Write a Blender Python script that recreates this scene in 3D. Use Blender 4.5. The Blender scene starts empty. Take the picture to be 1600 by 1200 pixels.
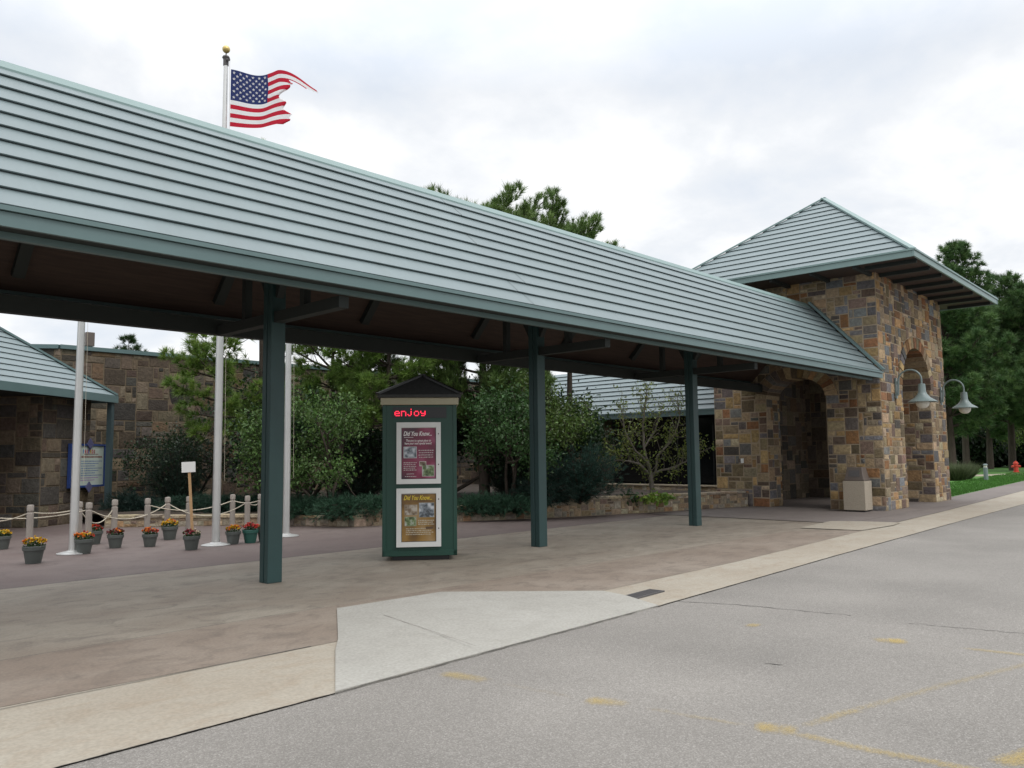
import bpy, math, random
import numpy as np
from mathutils import Vector, Matrix

S = bpy.context.scene
COL = S.collection
PI = math.pi
rad = math.radians

# ------------------------------------------------------------------ camera
F_PX, PITCH, YAW, ROLL, EYE = 1258.486, 0.0892438, 0.7604333, -0.0112488, 1.6
_F = Vector((math.cos(PITCH)*math.cos(YAW), math.cos(PITCH)*math.sin(YAW), math.sin(PITCH)))
_R0 = Vector((math.sin(YAW), -math.cos(YAW), 0)); _U0 = _R0.cross(_F)
_R = _R0*math.cos(ROLL) + _U0*math.sin(ROLL); _U = _U0*math.cos(ROLL) - _R0*math.sin(ROLL)
cd = bpy.data.cameras.new('camera'); cam = bpy.data.objects.new('camera', cd); COL.objects.link(cam)
cam.matrix_world = Matrix(((_R.x, _U.x, -_F.x, 0), (_R.y, _U.y, -_F.y, 0), (_R.z, _U.z, -_F.z, EYE), (0, 0, 0, 1)))
cd.sensor_width = 36; cd.lens = F_PX/1600*36; cd.clip_end = 2000; cd.clip_start = 0.05
S.camera = cam

def ray(u, v): return _F + _R*((u-800)/F_PX) + _U*((600-v)/F_PX)
def G(u, v, z=0.0):
    d = ray(u, v); t = (z-EYE)/d.z; return Vector((d.x*t, d.y*t, z))
def at(u, v, D):
    """world point on the sight line of (u, v) at forward distance D"""
    d = ray(u, v); return Vector((d.x*D, d.y*D, EYE+d.z*D))
def gat(u, D, z=0.0):
    p = at(u, 712, D); return Vector((p.x, p.y, z))
def onX(u, v, X):
    d = ray(u, v); t = X/d.x; return Vector((X, d.y*t, EYE+d.z*t))
def onY(u, v, Y):
    d = ray(u, v); t = Y/d.y; return Vector((d.x*t, Y, EYE+d.z*t))

# ------------------------------------------------------------------ materials
def newmat(name):
    m = bpy.data.materials.new(name); m.use_nodes = True
    return m, m.node_tree, m.node_tree.nodes['Principled BSDF']
def nd(nt, typ, **kw):
    n = nt.nodes.new(typ)
    for k, v in kw.items(): setattr(n, k, v)
    return n
def simple(name, col, rough=0.6, metal=0.0, spec=0.5, var=0.12, scale=6.0, bump=0.0, bscale=60.0, attr=False, stretch=None, dirt=None):
    m, nt, b = newmat(name); L = nt.links
    tc = nd(nt, 'ShaderNodeTexCoord'); src = tc.outputs['Object']
    if stretch:
        mp = nd(nt, 'ShaderNodeMapping'); mp.inputs['Scale'].default_value = stretch
        L.new(src, mp.inputs['Vector']); src = mp.outputs[0]
    no = nd(nt, 'ShaderNodeTexNoise'); no.inputs['Scale'].default_value = scale; no.inputs['Detail'].default_value = 6; no.inputs['Roughness'].default_value = 0.62
    L.new(src, no.inputs['Vector'])
    mr = nd(nt, 'ShaderNodeMapRange'); mr.inputs[1].default_value = 0.25; mr.inputs[2].default_value = 0.75
    mr.inputs[3].default_value = 1-var; mr.inputs[4].default_value = 1+var
    L.new(no.outputs['Fac'], mr.inputs[0])
    mx = nd(nt, 'ShaderNodeMix', data_type='RGBA', blend_type='MULTIPLY'); mx.inputs[0].default_value = 1
    if attr:
        a = nd(nt, 'ShaderNodeAttribute'); a.attribute_name = 'Col'; L.new(a.outputs['Color'], mx.inputs[6])
    else: mx.inputs[6].default_value = (*col, 1)
    L.new(mr.outputs[0], mx.inputs[7]); out = mx.outputs[2]
    if dirt:
        n2 = nd(nt, 'ShaderNodeTexNoise'); n2.inputs['Scale'].default_value = dirt[1]; n2.inputs['Detail'].default_value = 8; n2.inputs['Roughness'].default_value = .7
        L.new(src, n2.inputs['Vector'])
        r2 = nd(nt, 'ShaderNodeMapRange'); r2.inputs[1].default_value = .5; r2.inputs[2].default_value = .72; r2.inputs[3].default_value = 0; r2.inputs[4].default_value = dirt[2]
        L.new(n2.outputs['Fac'], r2.inputs[0])
        m2 = nd(nt, 'ShaderNodeMix', data_type='RGBA'); L.new(r2.outputs[0], m2.inputs[0]); L.new(out, m2.inputs[6]); m2.inputs[7].default_value = (*dirt[0], 1); out = m2.outputs[2]
    L.new(out, b.inputs['Base Color'])
    b.inputs['Roughness'].default_value = rough; b.inputs['Metallic'].default_value = metal; b.inputs['Specular IOR Level'].default_value = spec
    if bump:
        n3 = nd(nt, 'ShaderNodeTexNoise'); n3.inputs['Scale'].default_value = bscale; n3.inputs['Detail'].default_value = 5
        L.new(src, n3.inputs['Vector'])
        bp = nd(nt, 'ShaderNodeBump'); bp.inputs['Strength'].default_value = bump; bp.inputs['Distance'].default_value = 0.02
        L.new(n3.outputs['Fac'], bp.inputs['Height']); L.new(bp.outputs[0], b.inputs['Normal'])
    return m

def leafmat(name, rough=0.5, trans=0.25):
    m, nt, b = newmat(name); L = nt.links
    a = nd(nt, 'ShaderNodeAttribute'); a.attribute_name = 'Col'
    L.new(a.outputs['Color'], b.inputs['Base Color']); b.inputs['Roughness'].default_value = rough; b.inputs['Specular IOR Level'].default_value = .35
    tr = nd(nt, 'ShaderNodeBsdfTranslucent'); L.new(a.outputs['Color'], tr.inputs['Color'])
    mx = nd(nt, 'ShaderNodeMixShader'); mx.inputs[0].default_value = trans
    L.new(b.outputs[0], mx.inputs[1]); L.new(tr.outputs[0], mx.inputs[2])
    L.new(mx.outputs[0], nt.nodes['Material Output'].inputs['Surface'])
    return m

def asphalt():
    m, nt, b = newmat('asphalt'); L = nt.links
    tc = nd(nt, 'ShaderNodeTexCoord'); o = tc.outputs['Object']
    vo = nd(nt, 'ShaderNodeTexVoronoi'); vo.inputs['Scale'].default_value = 135; L.new(o, vo.inputs['Vector'])
    n1 = nd(nt, 'ShaderNodeTexNoise'); n1.inputs['Scale'].default_value = 55; n1.inputs['Detail'].default_value = 3; n1.inputs['Roughness'].default_value=.75; L.new(o, n1.inputs['Vector'])
    n2 = nd(nt, 'ShaderNodeTexNoise'); n2.inputs['Scale'].default_value = .45; n2.inputs['Detail'].default_value = 7; L.new(o, n2.inputs['Vector'])
    sep = nd(nt, 'ShaderNodeSeparateColor'); L.new(vo.outputs['Color'], sep.inputs[0])
    cr = nd(nt, 'ShaderNodeValToRGB'); e = cr.color_ramp.elements
    e[0].position = 0; e[0].color = (.165, .153, .138, 1); e[1].position = 1; e[1].color = (.305, .288, .265, 1)
    k = cr.color_ramp.elements.new(.5); k.color = (.205, .191, .173, 1); k = cr.color_ramp.elements.new(.85); k.color = (.242, .227, .207, 1)
    L.new(sep.outputs[0], cr.inputs[0])
    mr = nd(nt, 'ShaderNodeMapRange'); mr.inputs[1].default_value=.3; mr.inputs[2].default_value=.7; mr.inputs[3].default_value=.93; mr.inputs[4].default_value=1.07; L.new(n1.outputs['Fac'], mr.inputs[0])
    mr2 = nd(nt, 'ShaderNodeMapRange'); mr2.inputs[1].default_value=.3; mr2.inputs[2].default_value=.7; mr2.inputs[3].default_value=.84; mr2.inputs[4].default_value=1.14; L.new(n2.outputs['Fac'], mr2.inputs[0])
    mu = nd(nt, 'ShaderNodeMath', operation='MULTIPLY'); L.new(mr.outputs[0], mu.inputs[0]); L.new(mr2.outputs[0], mu.inputs[1])
    mx = nd(nt, 'ShaderNodeMix', data_type='RGBA', blend_type='MULTIPLY'); mx.inputs[0].default_value = 1
    L.new(cr.outputs[0], mx.inputs[6]); L.new(mu.outputs[0], mx.inputs[7]); L.new(mx.outputs[2], b.inputs['Base Color'])
    b.inputs['Roughness'].default_value = .85; b.inputs['Specular IOR Level'].default_value = .3
    bp = nd(nt, 'ShaderNodeBump'); bp.inputs['Strength'].default_value = .35; bp.inputs['Distance'].default_value = .005
    L.new(vo.outputs['Distance'], bp.inputs['Height']); L.new(bp.outputs[0], b.inputs['Normal'])
    return m

def concrete(name, c1, c2, c3, s1=.5, s2=3.0, stretch=(1, 1, 1), rough=.75, bump=.15, stains=True):
    m, nt, b = newmat(name); L = nt.links
    tc = nd(nt, 'ShaderNodeTexCoord'); mp = nd(nt, 'ShaderNodeMapping'); mp.inputs['Scale'].default_value = stretch
    L.new(tc.outputs['Object'], mp.inputs['Vector']); o = mp.outputs[0]
    n1 = nd(nt, 'ShaderNodeTexNoise'); n1.inputs['Scale'].default_value = s1; n1.inputs['Detail'].default_value = 8; n1.inputs['Roughness'].default_value = .6; n1.inputs['Distortion'].default_value = .6; L.new(o, n1.inputs['Vector'])
    n2 = nd(nt, 'ShaderNodeTexNoise'); n2.inputs['Scale'].default_value = s2; n2.inputs['Detail'].default_value = 8; n2.inputs['Roughness'].default_value = .68; n2.inputs['Distortion'].default_value = .8; L.new(o, n2.inputs['Vector'])
    r1 = nd(nt, 'ShaderNodeMapRange'); r1.inputs[1].default_value = .36; r1.inputs[2].default_value = .64; L.new(n1.outputs['Fac'], r1.inputs[0])
    r2 = nd(nt, 'ShaderNodeMapRange'); r2.inputs[1].default_value = .48; r2.inputs[2].default_value = .74; r2.inputs[4].default_value = .75; L.new(n2.outputs['Fac'], r2.inputs[0])
    a = nd(nt, 'ShaderNodeMix', data_type='RGBA'); L.new(r1.outputs[0], a.inputs[0]); a.inputs[6].default_value = (*c1, 1); a.inputs[7].default_value = (*c2, 1)
    c = nd(nt, 'ShaderNodeMix', data_type='RGBA'); L.new(r2.outputs[0], c.inputs[0]); L.new(a.outputs[2], c.inputs[6]); c.inputs[7].default_value = (*c3, 1)
    n4 = nd(nt, 'ShaderNodeTexNoise'); n4.inputs['Scale'].default_value = 40; n4.inputs['Detail'].default_value = 4; L.new(tc.outputs['Object'], n4.inputs['Vector'])
    r4 = nd(nt, 'ShaderNodeMapRange'); r4.inputs[1].default_value = .3; r4.inputs[2].default_value = .7; r4.inputs[3].default_value = .88; r4.inputs[4].default_value = 1.1; L.new(n4.outputs['Fac'], r4.inputs[0])
    x = nd(nt, 'ShaderNodeMix', data_type='RGBA', blend_type='MULTIPLY'); x.inputs[0].default_value = 1; L.new(c.outputs[2], x.inputs[6]); L.new(r4.outputs[0], x.inputs[7])
    L.new(x.outputs[2], b.inputs['Base Color'])
    b.inputs['Roughness'].default_value = rough; b.inputs['Specular IOR Level'].default_value = .4
    bp = nd(nt, 'ShaderNodeBump'); bp.inputs['Strength'].default_value = bump; bp.inputs['Distance'].default_value = .01
    L.new(n2.outputs['Fac'], bp.inputs['Height']); L.new(bp.outputs[0], b.inputs['Normal'])
    return m

M = {}
M['stone'] = simple('ashlar_stone', (1, 1, 1), rough=.88, spec=.22, var=.42, scale=12, bump=1.0, bscale=22, attr=True, dirt=((.10, .085, .07), 5.0, .45))
M['mortar'] = simple('mortar', (.33, .265, .19), rough=.95, spec=.2, var=.2, scale=5, bump=.4, bscale=50)
M['mortar_dark'] = simple('dark_mortar', (.16, .125, .085), rough=.95, spec=.2, var=.25, scale=4, bump=.4, bscale=50)  # darker copy of the mortar colour
M['cap'] = simple('pale_capstone', (.40, .34, .25), rough=.9, spec=.25, var=.25, scale=6, bump=.4, bscale=40)
M['roof'] = simple('grey_green_metal_roof', (.160, .203, .210), rough=.48, spec=.4, var=.09, scale=.9, stretch=(1.6, .5, .5), dirt=((.14, .17, .168), 1.7, .4))
M['trim'] = simple('green_grey_trim', (.105, .165, .165), rough=.45, var=.06, scale=2)
M['trim_light'] = simple('pale_green_trim', (.17, .25, .24), rough=.45, var=.06, scale=2)
M['slate'] = simple('dark_slate_paint', (.045, .072, .078), rough=.5, var=.06)
M['dark_green'] = simple('dark_green_paint', (.017, .048, .047), rough=.5, var=.12, scale=3, bump=.08, bscale=20)
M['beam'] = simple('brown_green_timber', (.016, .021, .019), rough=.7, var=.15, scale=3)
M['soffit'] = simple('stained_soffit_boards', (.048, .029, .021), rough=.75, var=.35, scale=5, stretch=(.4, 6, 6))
M['kiosk'] = simple('kiosk_green', (.005, .044, .029), rough=.45, var=.08, scale=3)
M['kiosk_roof'] = simple('kiosk_shingle', (.035, .036, .035), rough=.8, var=.3, scale=20)
M['beige'] = simple('beige_trim', (.36, .33, .23), rough=.6, var=.06)
M['white_frame'] = simple('white_aluminium', (.62, .62, .60), rough=.45, var=.04)
M['black'] = simple('black_plastic', (.012, .012, .013), rough=.4, var=.05)
M['steel'] = simple('brushed_aluminium', (.60, .60, .585), rough=.38, metal=.55, var=.06, scale=3)
M['gold'] = simple('gold_ball', (.55, .42, .16), rough=.3, metal=.6, var=.03)
M['wood_grey'] = simple('weathered_post', (.30, .265, .235), rough=.85, var=.2, scale=8, stretch=(1, 1, .3), bump=.2, bscale=30)
M['rope'] = simple('rope', (.50, .45, .36), rough=.9, var=.15, scale=40)
M['pot'] = simple('grey_plastic_pot', (.085, .095, .088), rough=.55, var=.08)
M['pot_green'] = simple('green_plastic_pot', (.03, .12, .095), rough=.55, var=.08)
M['soil'] = simple('soil', (.045, .032, .022), rough=.95, var=.3, scale=12, bump=.6, bscale=30)
M['stake'] = simple('pine_stake', (.45, .28, .14), rough=.8, var=.15, scale=8)
M['white'] = simple('white_board', (.72, .72, .70), rough=.6, var=.04)
M['bark'] = simple('bark', (.065, .052, .042), rough=.95, spec=.2, var=.35, scale=9, stretch=(1, 1, .25), bump=.8, bscale=20)
M['bark_grey'] = simple('grey_bark', (.14, .125, .105), rough=.9, spec=.2, var=.25, scale=9, bump=.4, bscale=30)
M['needle'] = leafmat('pine_needles', .55, .2)
M['leaf'] = leafmat('leaves', .45, .3)
M['petal'] = leafmat('petals', .6, .3)
M['pebble'] = simple('pebble_concrete', (.40, .345, .27), rough=.9, var=.3, scale=90, bump=.7, bscale=140)
M['lid'] = simple('brown_lid', (.115, .092, .078), rough=.5, var=.1)
M['lampshade'] = simple('grey_green_enamel', (.16, .205, .20), rough=.35, var=.05)
M['globe'] = simple('frosted_globe', (.62, .60, .53), rough=.25, var=.02)
M['red'] = simple('red_hydrant_paint', (.55, .045, .02), rough=.45, var=.08)
M['iron'] = simple('cast_iron', (.085, .08, .08), rough=.7, var=.2, scale=30)
M['glass_dark'] = simple('dark_glazing', (.006, .007, .008), rough=.12, spec=.5, var=.02)
M['flag_red'] = leafmat('flag_cloth', .8, .35)
M['asphalt'] = asphalt()
M['slab'] = concrete('stamped_concrete', (.208, .172, .136), (.272, .240, .194), (.105, .088, .074), .9, 3.4, (.8, 1.15, 1), .68, .3)
M['band'] = concrete('brown_stamped_band', (.200, .158, .124), (.248, .206, .166), (.108, .086, .07), .9, 3.6, (.8, 1.15, 1), .68, .3)
M['plaza'] = concrete('mauve_plaza', (.130, .096, .088), (.162, .13, .118), (.09, .068, .062), .3, 2.5, (1, 1, 1), .7, .2)
M['gutter'] = concrete('tan_concrete', (.295, .258, .205), (.33, .298, .244), (.262, .208, .152), .8, 4, (.8, 1.4, 1), .85, .1)
M['new_concrete'] = concrete('pale_new_concrete', (.305, .293, .262), (.34, .328, .296), (.27, .258, .228), .6, 3, (1, 1, 1), .85, .06)
M['walk'] = concrete('grey_brown_walk', (.155, .13, .118), (.18, .155, .14), (.12, .10, .09), .5, 3, (1, 1, 1), .75, .15)
M['path'] = concrete('pale_path', (.42, .37, .28), (.45, .40, .32), (.36, .32, .25), .5, 3)
M['grass'] = concrete('lawn_grass', (.05, .145, .02), (.075, .19, .03), (.035, .10, .016), .35, 14, (1, 1, 1), .9, .6)
M['blade'] = leafmat('grass_blades', .6, .3)
M['earth'] = concrete('earth', (.075, .07, .045), (.06, .075, .035), (.05, .04, .03), .2, 3, (1, 1, 1), .95, .3)
M['crack'] = simple('crack_filler', (.085, .078, .07), rough=.9, var=.2, scale=20)

def paintmat():
    m, nt, b = newmat('worn_yellow_paint'); L = nt.links
    b.inputs['Base Color'].default_value = (.52, .37, .085, 1); b.inputs['Roughness'].default_value = .8
    tc = nd(nt, 'ShaderNodeTexCoord'); n = nd(nt, 'ShaderNodeTexNoise'); n.inputs['Scale'].default_value = 70; n.inputs['Detail'].default_value = 6; n.inputs['Roughness'].default_value = .75; L.new(tc.outputs['Object'], n.inputs['Vector'])
    a = nd(nt, 'ShaderNodeAttribute'); a.attribute_name = 'Col'; sp = nd(nt, 'ShaderNodeSeparateColor'); L.new(a.outputs['Color'], sp.inputs[0])
    ad = nd(nt, 'ShaderNodeMath', operation='ADD'); L.new(n.outputs['Fac'], ad.inputs[0]); L.new(sp.outputs[0], ad.inputs[1])
    mr = nd(nt, 'ShaderNodeMapRange'); mr.inputs[1].default_value = .88; mr.inputs[2].default_value = 1.62; mr.inputs[4].default_value = .80; L.new(ad.outputs[0], mr.inputs[0])
    t = nd(nt, 'ShaderNodeBsdfTransparent'); mx = nd(nt, 'ShaderNodeMixShader'); L.new(mr.outputs[0], mx.inputs[0]); L.new(t.outputs[0], mx.inputs[1]); L.new(b.outputs[0], mx.inputs[2])
    L.new(mx.outputs[0], nt.nodes['Material Output'].inputs['Surface'])
    return m
M['paint'] = paintmat()

def emit(name, col, s):
    m, nt, b = newmat(name); b.inputs['Base Color'].default_value = (.02, 0, 0, 1)
    b.inputs['Emission Color'].default_value = (*col, 1); b.inputs['Emission Strength'].default_value = s
    return m
M['led'] = emit('red_led', (1.0, .02, .06), 2.2)

_flat = {}
def flat(col, rough=.6):
    k = tuple(round(c, 3) for c in col)
    if k not in _flat: _flat[k] = simple('print_%d' % len(_flat), col, rough=rough, var=.06, scale=4)
    return _flat[k]

def poster_bg(name, stops, scale):
    m, nt, b = newmat(name); L = nt.links
    tc = nd(nt, 'ShaderNodeTexCoord'); n = nd(nt, 'ShaderNodeTexNoise'); n.inputs['Scale'].default_value = scale; n.inputs['Detail'].default_value = 2; L.new(tc.outputs['Object'], n.inputs['Vector'])
    cr = nd(nt, 'ShaderNodeValToRGB'); els = cr.color_ramp.elements
    els[0].position, els[0].color = stops[0][0], (*stops[0][1], 1); els[1].position, els[1].color = stops[-1][0], (*stops[-1][1], 1)
    for p, c in stops[1:-1]:
        k = els.new(p); k.color = (*c, 1)
    L.new(n.outputs['Fac'], cr.inputs[0]); L.new(cr.outputs[0], b.inputs['Base Color']); b.inputs['Roughness'].default_value = .3
    return m
M['poster_red'] = poster_bg('red_poster_print', [(.3, (.02, .012, .025)), (.45, (.10, .012, .03)), (.55, (.20, .02, .06)), (.7, (.36, .12, .20))], 2.4)
M['poster_gold'] = poster_bg('gold_poster_print', [(.3, (.06, .03, .01)), (.45, (.16, .085, .02)), (.56, (.25, .14, .03)), (.7, (.30, .20, .09))], 2.8)
M['photo_a'] = poster_bg('photo_print_grey', [(.35, (.05, .06, .07)), (.5, (.22, .25, .28)), (.65, (.5, .52, .55))], 14)
M['photo_b'] = poster_bg('photo_print_green', [(.35, (.03, .05, .02)), (.5, (.14, .2, .08)), (.65, (.4, .42, .38))], 14)
M['photo_c'] = poster_bg('photo_print_brown', [(.35, (.06, .035, .02)), (.5, (.2, .15, .1)), (.65, (.42, .38, .32))], 12)

# ------------------------------------------------------------------ objects
def link(o, parent=None):
    COL.objects.link(o)
    if parent is not None: o.parent = parent
    return o
def tag(o, label=None, cat=None, group=None, kind=None):
    if label: o['label'] = label
    if cat: o['category'] = cat
    if group: o['group'] = group
    if kind: o['kind'] = kind
    return o
def thing(name, label, cat, loc=(0, 0, 0), rz=0.0, group=None):
    o = bpy.data.objects.new(name, None); o.empty_display_size = .2
    o.location = loc; o.rotation_euler = (0, 0, rz); link(o)
    return tag(o, label, cat, group)

class MB:
    def __init__(s): s.v = []; s.f = []; s.m = []; s.c = []
    def add(s, vs, fs, m=0, c=(1, 1, 1)):
        n = len(s.v); s.v.extend([tuple(x) for x in vs])
        for f in fs: s.f.append([i+n for i in f]); s.m.append(m); s.c.append(c)
    def box(s, x0, x1, y0, y1, z0, z1, m=0, c=(1, 1, 1)):
        s.add([(x0, y0, z0), (x1, y0, z0), (x1, y1, z0), (x0, y1, z0), (x0, y0, z1), (x1, y0, z1), (x1, y1, z1), (x0, y1, z1)],
              [(0, 3, 2, 1), (4, 5, 6, 7), (0, 1, 5, 4), (1, 2, 6, 5), (2, 3, 7, 6), (3, 0, 4, 7)], m, c)
    def bar(s, a, b, w, h, up=(0, 0, 1), m=0, c=(1, 1, 1)):
        a = Vector(a); b = Vector(b); d = (b-a).normalized(); up = Vector(up)
        x = d.cross(up).normalized()*(w/2); y = x.cross(d).normalized()*(h/2)
        s.add([a-x-y, a+x-y, a+x+y, a-x+y, b-x-y, b+x-y, b+x+y, b-x+y],
              [(0, 3, 2, 1), (4, 5, 6, 7), (0, 1, 5, 4), (1, 2, 6, 5), (2, 3, 7, 6), (3, 0, 4, 7)], m, c)
    def tube(s, pts, rs, n=8, m=0, c=(1, 1, 1), caps=True):
        pts = [Vector(p) for p in pts]
        if not hasattr(rs, '__len__'): rs = [rs]*len(pts)
        vs = []; prev = None
        for i, p in enumerate(pts):
            d = (pts[min(i+1, len(pts)-1)]-pts[max(i-1, 0)]).normalized()
            if prev is None:
                x = d.cross(Vector((0, 0, 1)) if abs(d.z) < .9 else Vector((1, 0, 0))).normalized()
            else:
                x = (prev - d*prev.dot(d)).normalized()
            prev = x; y = d.cross(x)
            for k in range(n):
                a = 2*PI*k/n; vs.append(p + (x*math.cos(a)+y*math.sin(a))*rs[i])
        fs = []
        for i in range(len(pts)-1):
            for k in range(n):
                fs.append((i*n+k, i*n+(k+1) % n, (i+1)*n+(k+1) % n, (i+1)*n+k))
        if caps: fs.append(tuple(range(n-1, -1, -1))); fs.append(tuple(range((len(pts)-1)*n, len(pts)*n)))
        s.add(vs, fs, m, c)
    def lathe(s, prof, n=20, o=(0, 0, 0), m=0, c=(1, 1, 1)):
        vs = []; fs = []
        for r, z in prof:
            for k in range(n):
                a = 2*PI*k/n; vs.append((o[0]+r*math.cos(a), o[1]+r*math.sin(a), o[2]+z))
        for i in range(len(prof)-1):
            for k in range(n): fs.append((i*n+k, i*n+(k+1) % n, (i+1)*n+(k+1) % n, (i+1)*n+k))
        fs.append(tuple(range(n-1, -1, -1))); fs.append(tuple(range((len(prof)-1)*n, len(prof)*n)))
        s.add(vs, fs, m, c)
    def build(s, name, mats, parent=None, smooth=False, loc=None):
        me = bpy.data.meshes.new(name); me.from_pydata(s.v, [], s.f)
        if not isinstance(mats, (list, tuple)): mats = [mats]
        for m in mats: me.materials.append(m)
        if len(mats) > 1: me.polygons.foreach_set('material_index', s.m)
        a = me.attributes.new('Col', 'FLOAT_COLOR', 'FACE')
        arr = np.ones((len(s.f), 4), np.float32); arr[:, :3] = np.array(s.c, np.float32).reshape(-1, 3); a.data.foreach_set('color', arr.ravel())
        if smooth: me.polygons.foreach_set('use_smooth', [True]*len(s.f))
        me.update()
        o = bpy.data.objects.new(name, me)
        if loc is not None: o.location = loc
        return link(o, parent)
def bevel(o, w, seg=2):
    b = o.modifiers.new('bevel', 'BEVEL'); b.width = w; b.segments = seg; b.limit_method = 'ANGLE'; b.angle_limit = rad(40)
    return o
def autosmooth(o, ang=40):
    me = o.data; me.polygons.foreach_set('use_smooth', [True]*len(me.polygons))
    try: me.set_sharp_from_angle(angle=rad(ang))
    except Exception: pass
    return o
def tri_mesh(name, V, T, C, mat, parent=None):
    """V (n,3), T (m,3), C (m,3) face colours"""
    me = bpy.data.meshes.new(name); V = np.asarray(V, np.float32); T = np.asarray(T, np.int32)
    me.vertices.add(len(V)); me.vertices.foreach_set('co', V.ravel())
    me.loops.add(T.size); me.loops.foreach_set('vertex_index', T.ravel())
    me.polygons.add(len(T)); me.polygons.foreach_set('loop_start', np.arange(0, T.size, 3, dtype=np.int32))
    try: me.polygons.foreach_set('loop_total', np.full(len(T), 3, np.int32))
    except Exception: pass
    me.materials.append(mat)
    a = me.attributes.new('Col', 'FLOAT_COLOR', 'FACE'); arr = np.ones((len(T), 4), np.float32); arr[:, :3] = C; a.data.foreach_set('color', arr.ravel())
    me.update(calc_edges=True); me.validate()
    return link(bpy.data.objects.new(name, me), parent)
def copy_tree(o, parent=None):
    c = o.copy(); COL.objects.link(c)
    if parent is not None: c.parent = parent
    for ch in [x for x in o.children]: copy_tree(ch, c)
    return c
def text_into(mb, s, size, fr, m=0, shear=0.0, bold=0.0, align='LEFT', col=(1, 1, 1), width=None):
    """lay a text as flat faces; fr(a, b) maps text-plane coordinates to a point"""
    cu = bpy.data.curves.new('lettering', 'FONT'); cu.body = s; cu.size = size; cu.shear = shear; cu.offset = bold; cu.align_x = align; cu.resolution_u = 3
    o = bpy.data.objects.new('lettering', cu); COL.objects.link(o)
    dg = bpy.context.evaluated_depsgraph_get(); me = o.evaluated_get(dg).to_mesh()
    k = 1.0
    if width and len(me.vertices):
        xs = [v.co.x for v in me.vertices]; k = width/(max(xs)-min(xs))
    mb.add([fr(v.co.x*k, v.co.y) for v in me.vertices], [tuple(p.vertices) for p in me.polygons], m, col)
    o.evaluated_get(dg).to_mesh_clear(); bpy.data.objects.remove(o); bpy.data.curves.remove(cu)

# ------------------------------------------------------------------ stonework
PAL_WARM = [((.36, .265, .15), 6), ((.40, .25, .10), 3.5), ((.27, .12, .045), 2.2), ((.15, .15, .155), 3.0), ((.155, .175, .195), 1.5), ((.20, .135, .105), 3.5), ((.20, .15, .085), 3), ((.40, .32, .21), 2.5), ((.115, .10, .095), 1.8)]
PAL_DULL_SHADED = [((.15, .118, .08), 5), ((.135, .088, .05), 2.2), ((.095, .08, .066), 3), ((.078, .074, .07), 2.6), ((.185, .148, .10), 3.0), ((.115, .083, .062), 3.5), ((.055, .05, .046), 1.8)]  # dull stone tones, darkened so that shade is painted into these walls
PAL_PALE = [((.42, .34, .23), 5), ((.36, .26, .15), 3), ((.33, .29, .24), 3), ((.46, .40, .30), 3), ((.24, .18, .14), 1.5), ((.36, .21, .10), 1)]
def pick(rng, pal):
    t = rng.random()*sum(w for _, w in pal)
    for c, w in pal:
        t -= w
        if t <= 0: break
    k = rng.uniform(.58, 1.25); g = sum(c)/3; c = tuple(x*.76+g*m*.24 for x, m in zip(c, (1.25, 1.0, .75))); return tuple(min(.6, x*k*rng.uniform(.95, 1.05)) for x in c)
SIZES = [((2, 1), 4), ((3, 1), 3), ((2, 2), 5), ((3, 2), 6), ((1, 1), 1.5), ((1, 2), 2), ((4, 2), 3.5), ((4, 1), 1.2), ((3, 3), 1.5), ((2, 3), 1.2), ((4, 3), 1.0)]
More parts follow.
